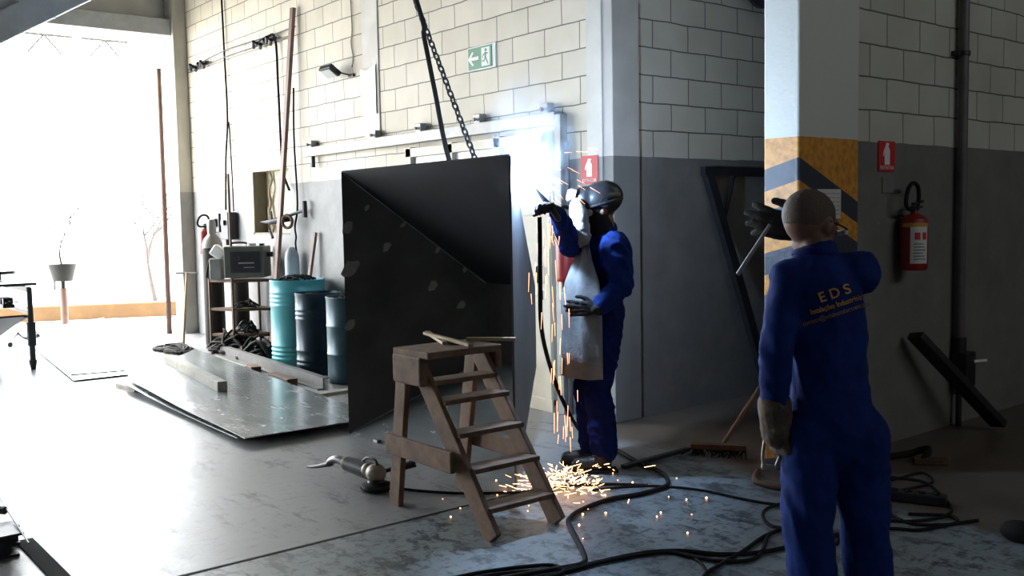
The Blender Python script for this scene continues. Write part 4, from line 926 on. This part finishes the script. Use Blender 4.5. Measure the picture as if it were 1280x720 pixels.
b.cap(sN,eN,.085,.066); b.cap(eN,eN.lerp(wN,.86),.062,.044)
b.cap(sF,eF,.078,.062); b.cap(eF,eF.lerp(wF,.90),.058,.046)
b.build('jacket',M_blue,pw,local=True,vox=.009,it=5,wr=.013,ws=11,seed=8)
b=MB()
b.cap((.012,-.04,1.01),(.015,-.035,.90),.094,.112,seg=20)
b.cap(hN,kN,.094,.076); b.cap(kN,aN+V((0,0,.03)),.076,.068); b.cap(hF,kF,.094,.076); b.cap(kF,aF+V((0,0,.03)),.076,.068)
b.build('trousers',M_navycl,pw,local=True,vox=.009,it=6,wr=.014,ws=10,seed=5)
for a in (aN,aF):
    b=MB(); b.cap(a+V((0,0,.04)),a+V((0,.01,-.03)),.052,.055); b.cap(a+V((0,0,-.045)),a+V((0,.15,-.055)),.048,.043); o=b.build('boot',M_boot,pw,local=True,vox=.009,it=3)
    b=MB(); b.box(a+V((0,.055,-.090 if a is aN else -.082)),(.095,.27,.018)); b.build('sole',M_rubber,o,local=True,bevel=.004)
# apron: curved leather sheet with thickness
def curved(cx,cy,zs,name,m,a0,a1,n=26,th=.006,fold=.012):
    bb=MB(); out=[];inn=[]
    for (z,rx,ry,ox,oy,sw) in zs:
        ro=[];ri=[]
        for i in range(n+1):
            a=a0+(a1-a0)*i/n; a=math.pi/2+(a-math.pi/2)*sw; f=fold*math.sin(i*1.1+z*3)
            p=V((cx+ox+(rx+f)*math.cos(a),cy+oy+(ry+f)*math.sin(a),z)); q=V((cx+ox+(rx+f-th)*math.cos(a),cy+oy+(ry+f-th)*math.sin(a),z))
            ro.append(bb.bm.verts.new(p)); ri.append(bb.bm.verts.new(q))
        out.append(ro); inn.append(ri)
    for k in range(len(zs)-1):
        for i in range(n):
            bb.bm.faces.new((out[k][i],out[k][i+1],out[k+1][i+1],out[k+1][i])); bb.bm.faces.new((inn[k][i],inn[k+1][i],inn[k+1][i+1],inn[k][i+1]))
        for i in (0,n): bb.bm.faces.new((out[k][i],out[k+1][i],inn[k+1][i],inn[k][i]))
    for k in (0,len(zs)-1):
        for i in range(n): bb.bm.faces.new((out[k][i],inn[k][i],inn[k][i+1],out[k][i+1]))
    return bb.build(name,m,pw,local=True,smooth='all')
curved(0,-.02,[(1.34,.10,.13,-.0,-.01,.55),(1.25,.13,.16,-.01,0,.75),(1.12,.16,.215,-.02,.0,.95),(1.0,.175,.245,-.02,.0,1),(.85,.175,.235,-.02,0,1),(.70,.18,.24,-.02,0,1),(.56,.19,.245,-.02,.0,1)],'apron',M_apron,R(5),R(172))
# helmet
b=MB(); b.ell((.060,-.040,1.605),(.112,.128,.105),HW,24,14); b.cap((.058,.062,1.60),(.058,.055,1.50),.080,.068,fl=1.0,side=(0,1,0)); b.cap((.06,-.02,1.55),(.058,.02,1.50),.09,.07)
b.build('helmet',M_helm,pw,local=True,vox=.009,it=3)
b=MB(); b.torus((.060,-.040,1.575),(0,.25,1),.122,.008,30,8); b.cyl((-.062,-.03,1.575),(-.048,-.03,1.575),.026,seg=18); b.cyl((.168,-.03,1.575),(.182,-.03,1.575),.026,seg=18); b.build('helmet_band',M_plastic,pw,local=True,smooth=True)
b=MB(); b.box((.055,.150,1.625),(.115,.022,.085),m=Matrix.Rotation(R(14),3,'X')); o=b.build('visor_frame',M_plastic,pw,local=True,bevel=.008)
b=MB(); b.box((.055,.164,1.628),(.095,.008,.065),m=Matrix.Rotation(R(14),3,'X')); b.box((-.008,.146,1.628),(.006,.035,.06),m=Matrix.Rotation(R(14),3,'X')); b.build('visor_glass',M_visor,o,local=True,bevel=.003)
b=MB(); b.cap((.058,.0,1.50),(.055,-.03,1.40),.080,.088,seg=18); b.build('hood',M_rubber,pw,local=True,vox=.01,it=3,wr=.003,ws=15)
b=MB(); b.cyl((-.030,.055,1.52),(-.048,.060,1.52),.022,.018,seg=16); b.build('filter',M_galv,pw,local=True,smooth=True)
# pale crumpled leather bib hanging from the helmet
b=MB(); b.cap((.0,.120,1.55),(-.01,.130,1.36),.055,.066,fl=.75,side=(0,1,0)); b.cap((-.055,.115,1.52),(-.065,.105,1.38),.042,.052); b.cap((.05,.11,1.54),(.05,.11,1.40),.035,.04)
b.build('leather_bib',M_pale,pw,local=True,vox=.007,it=3,wr=.006,ws=26,seed=2)
# gloves
b=MB(); hand(b,(-.198,.055,.968),(-.10,1,.08),(-1,-.1,.15),th=1,k=1.0,curl=.22,spread=.09); b.cap((-.188,.02,.978),(-.198,.055,.968),.040,.032)
b.build('glove',M_glove,pw,local=True,vox=.0055,it=2,wr=.001,ws=30)
b=MB(); hand(b,(-.275,.285,1.535),(-.62,.62,.35),(.3,-.2,1),th=1,k=1.05,curl=.75,spread=.02,thumb_in=.5); b.cap((-.250,.262,1.51),(-.275,.285,1.535),.046,.034)
b.build('glove',M_glove,pw,local=True,vox=.0055,it=2)
# torch in the far hand (world coordinates)
t=thing('welding_torch','dark welding torch held up to the bright arc','welding torch',(-4.1,3.45,1.6))
def W(x,y,z): 
    a=R(146); return V((-4.15+math.cos(a)*x-math.sin(a)*y,3.97+math.sin(a)*x+math.cos(a)*y,z))
hp_=W(-.325,.325,1.565); nz=ARC+(hp_-ARC).normalized()*.045
b=MB(); b.cap(hp_+(hp_-ARC).normalized()*.08-V((0,0,.03)),hp_,.017,.016); b.cap(hp_,hp_.lerp(nz,.6)+V((0,0,.015)),.016,.010); b.build('handle',M_plastic,t,smooth='all')
b=MB(); b.cyl(hp_.lerp(nz,.6)+V((0,0,.015)),nz,.010,.008,seg=12); b.build('nozzle',M_rust,t,smooth=True)

# ------------------------------------------------------------------ arc, sparks, smoke
b=MB(); b.ell(ARC,(.038,.038,.042)); tag(b.build('welding_arc',M_arc,smooth='all'),'blinding white welding arc at the upper corner of the hopper','welding arc')
rd=random.Random(21)
b=MB(); SP=V((-3.93,3.50,0))
for i in range(230):
    a=rd.random()*6.283; q=abs(rd.gauss(0,.15))+.015
    if rd.random()<.25: q+=rd.random()*.22
    x,y=SP.x+math.cos(a)*q,SP.y+math.sin(a)*q*.9; z=rd.random()**2*.11+.006
    if rd.random()<.55: dx,dy=math.cos(a),math.sin(a)
    else: dx,dy=rd.uniform(-1,1),rd.uniform(-1,1)
    l=rd.uniform(.010,.060); dz=rd.uniform(-.1,.55)
    if rd.random()<.14: l=rd.uniform(.06,.12)
    r=rd.uniform(.0008,.0019)
    b.cyl((x,y,z),(x+dx*l,y+dy*l,max(.004,z+dz*l)),r,r*.6,seg=5)
for i in range(44):
    a=rd.random()*6.283; q=rd.uniform(.1,.9)
    x,y=SP.x+.15+math.cos(a)*q,SP.y+math.sin(a)*q*.9
    b.ell((x,y,.005),(.0025+.003*rd.random(),)*3,seg=6,rg=4)
tag(b.build('floor_sparks',M_spark,smooth='all'),'burst of orange sparks scattering over the floor under the arc','sparks',kind='stuff')
b=MB()
for i in range(64):
    u=rd.random(); z=ARC.z-.05-u*1.45; r0=.02+.10*rd.random()+u*.13; a=rd.uniform(-1.0,2.2)
    x,y=ARC.x+math.cos(a)*r0*1.2+.03,ARC.y+math.sin(a)*r0+.05; l=rd.uniform(.05,.13)
    b.cyl((x,y,z),(x+rd.uniform(-.006,.006),y+rd.uniform(-.006,.006),z-l),.0021,.0013,seg=5)
for i in range(60):      # sprays thrown from the arc towards the welder
    e=rd.uniform(-1.1,.55); a=rd.uniform(-.3,1.2); q=rd.uniform(.06,.42); dv=V((math.cos(a+.7)*math.cos(e),math.sin(a+.7)*math.cos(e),math.sin(e)))
    p=ARC+dv*q; l=rd.uniform(.025,.08); b.cyl(p,p+(dv+V((0,0,-.5))).normalized()*l,.0016,.0009,seg=5)
tag(b.build('falling_sparks',M_spark2,smooth='all'),'thin orange sparks falling and flying off the arc','sparks',kind='stuff')
# smoke, also standing in for the glow round the arc
m,t,bs=nt('smoke and arc glow'); t.nodes.remove(bs); vo=N(t,'ShaderNodeVolumePrincipled'); t.links.new(vo.outputs[0],t.nodes['Material Output'].inputs['Volume'])
tc=N(t,'ShaderNodeTexCoord'); gr=N(t,'ShaderNodeTexGradient',gradient_type='SPHERICAL'); t.links.new(tc.outputs['Object'],gr.inputs[0])
no=N(t,'ShaderNodeTexNoise'); no.inputs['Scale'].default_value=3.2; no.inputs['Detail'].default_value=5; no.inputs['Distortion'].default_value=.6; t.links.new(tc.outputs['Object'],no.inputs['Vector'])
sb=N(t,'ShaderNodeMapRange'); sb.inputs['From Min'].default_value=.44; sb.inputs['From Max'].default_value=.70; sb.inputs['To Max'].default_value=3.2; t.links.new(no.outputs['Fac'],sb.inputs[0])
mu=N(t,'ShaderNodeMath',operation='MULTIPLY'); t.links.new(gr.outputs['Fac'],mu.inputs[0]); t.links.new(sb.outputs[0],mu.inputs[1])
t.links.new(mu.outputs[0],vo.inputs['Density']); vo.inputs['Color'].default_value=(.75,.87,1,1); vo.inputs['Anisotropy'].default_value=0
b=MB(); b.ell((0,0,0),(1,1,1),seg=24,rg=14); o=b.build('smoke_glow',m); o.scale=(.28,.28,.46); o.location=ARC+V((.0,.06,.24)); tag(o,'thin blue-white smoke curling up from the arc, thickened as its glow','smoke',kind='stuff')

# ------------------------------------------------------------------ cables over the floor at the front
z=.011
def fc(label,pts,r=.009): cable('floor_cable',label,[(p[0],p[1],r+ .001) for p in pts],r)
cable('torch_cable','black cable sagging from the arc behind the welder\'s legs and looping out over the floor',[(-4.03,3.42,1.50),(-4.03,3.42,1.36),(-4.08,3.46,1.15),(-4.17,3.54,.87),(-4.28,3.70,.61),(-4.40,3.91,.35),(-4.52,4.16,.12),(-4.52,4.32,.02),(-4.35,4.30,.014),(-4.0,4.16,.014),(-3.8,4.11,.014),(-3.65,4.01,.014),(-3.57,3.90,.014),(-3.56,3.70,.014),(-3.60,3.50,.014),(-3.56,3.26,.014),(-3.49,3.12,.014),(-3.39,3.04,.014),(-3.11,2.86,.014),(-3.0,2.76,.014),(-3.02,2.64,.014),(-3.10,2.35,.014),(-3.2,1.9,.014),(-3.1,1.2,.014)],.0125)
fc('thin black cable running from the sparks across the bluish floor to the standing person\'s feet',[(-3.80,3.57),(-3.71,3.78),(-3.58,3.92),(-3.39,4.01),(-3.15,4.04),(-2.96,4.10),(-2.85,4.26),(-2.7,4.4)],.007)
fc('thick black cable along the bottom of the floor, upper strand of the pair',[(-3.3,1.2),(-3.18,2.30),(-3.01,2.64),(-2.98,2.79),(-2.93,3.03),(-2.84,3.19),(-2.69,3.29),(-2.59,3.44),(-2.54,3.66),(-2.50,3.9)],.010)
fc('black cable along the bottom of the floor, lower strand of the pair',[(-3.15,1.2),(-3.06,2.30),(-2.99,2.62),(-2.96,2.87),(-2.87,3.13),(-2.73,3.18),(-2.62,3.24),(-2.56,3.35),(-2.61,3.49),(-2.70,3.64),(-2.72,3.76),(-2.68,3.93)],.009)
fc('black cable bent in a wide loop left of the standing person\'s shin',[(-2.75,4.35),(-2.93,4.23),(-2.97,4.04),(-2.92,3.90),(-2.80,3.79),(-2.71,3.81),(-2.60,3.95)],.008)
fc('black cable coming up from the bottom edge towards the loop by the shin',[(-2.45,2.9),(-2.57,3.04),(-2.61,3.19),(-2.65,3.40),(-2.71,3.63),(-2.72,3.83),(-2.66,3.95)],.009)
fc('thin grey cable curling off the pair towards the bottom edge',[(-2.92,3.06),(-2.84,3.19),(-2.72,3.17),(-2.61,3.10),(-2.52,2.98),(-2.45,2.85)],.006)
fc('cable looping round the far side of the power strip',[(-2.91,4.95),(-2.72,5.03),(-2.57,4.92),(-2.33,4.62),(-2.36,4.37),(-2.50,4.22)],.008)
fc('cable coiled on the near side of the power strip',[(-2.43,3.78),(-2.52,4.01),(-2.55,4.35),(-2.36,4.30),(-2.23,4.45),(-2.30,4.55),(-2.45,4.43)],.008)
fc('cable passing behind the power strip to the column foot',[(-2.91,4.55),(-2.98,4.75),(-2.84,4.91),(-2.80,5.19),(-2.66,5.06),(-2.68,4.85),(-2.76,4.6)],.007)
fc('short cable end trailing right of the power strip',[(-2.45,4.10),(-2.37,4.18),(-2.29,4.24),(-2.24,4.41),(-2.18,4.58)],.008)
fc('dark cable curling on the floor to the lower left of the torch loop',[(-3.35,1.6),(-3.27,2.0),(-3.22,2.35),(-3.12,2.60),(-3.05,2.66),(-2.98,2.62),(-3.0,2.5)],.009)

# ------------------------------------------------------------------ repeats share a group
G_={'oil_drum':'drums against the wall','floor_cable':'cables lying over the floor','wall_cable':'cables hanging on the block wall','wall_wire':'wires strung on the block wall','wire_fitting':'fittings on the wall wires',
'wood_strip':'wood strips on the stool top','leaning_bar':'bars leaning on the wall','fire_extinguisher':'fire extinguishers on the walls','extinguisher_sign':'extinguisher signs','steel_sheet':'steel sheets on the floor',
'gas_cylinder':'gas cylinders by the rack','scrap_block':'scrap blocks by the channel','cable_scraps':'cable scraps on the drums','person':'people at work'}
for o in list(S.objects):
    if o.parent is None and o.get('label') and not o.get('group'):
        k=o.name.split('.')[0]
        if k in G_: o['group']=G_[k]
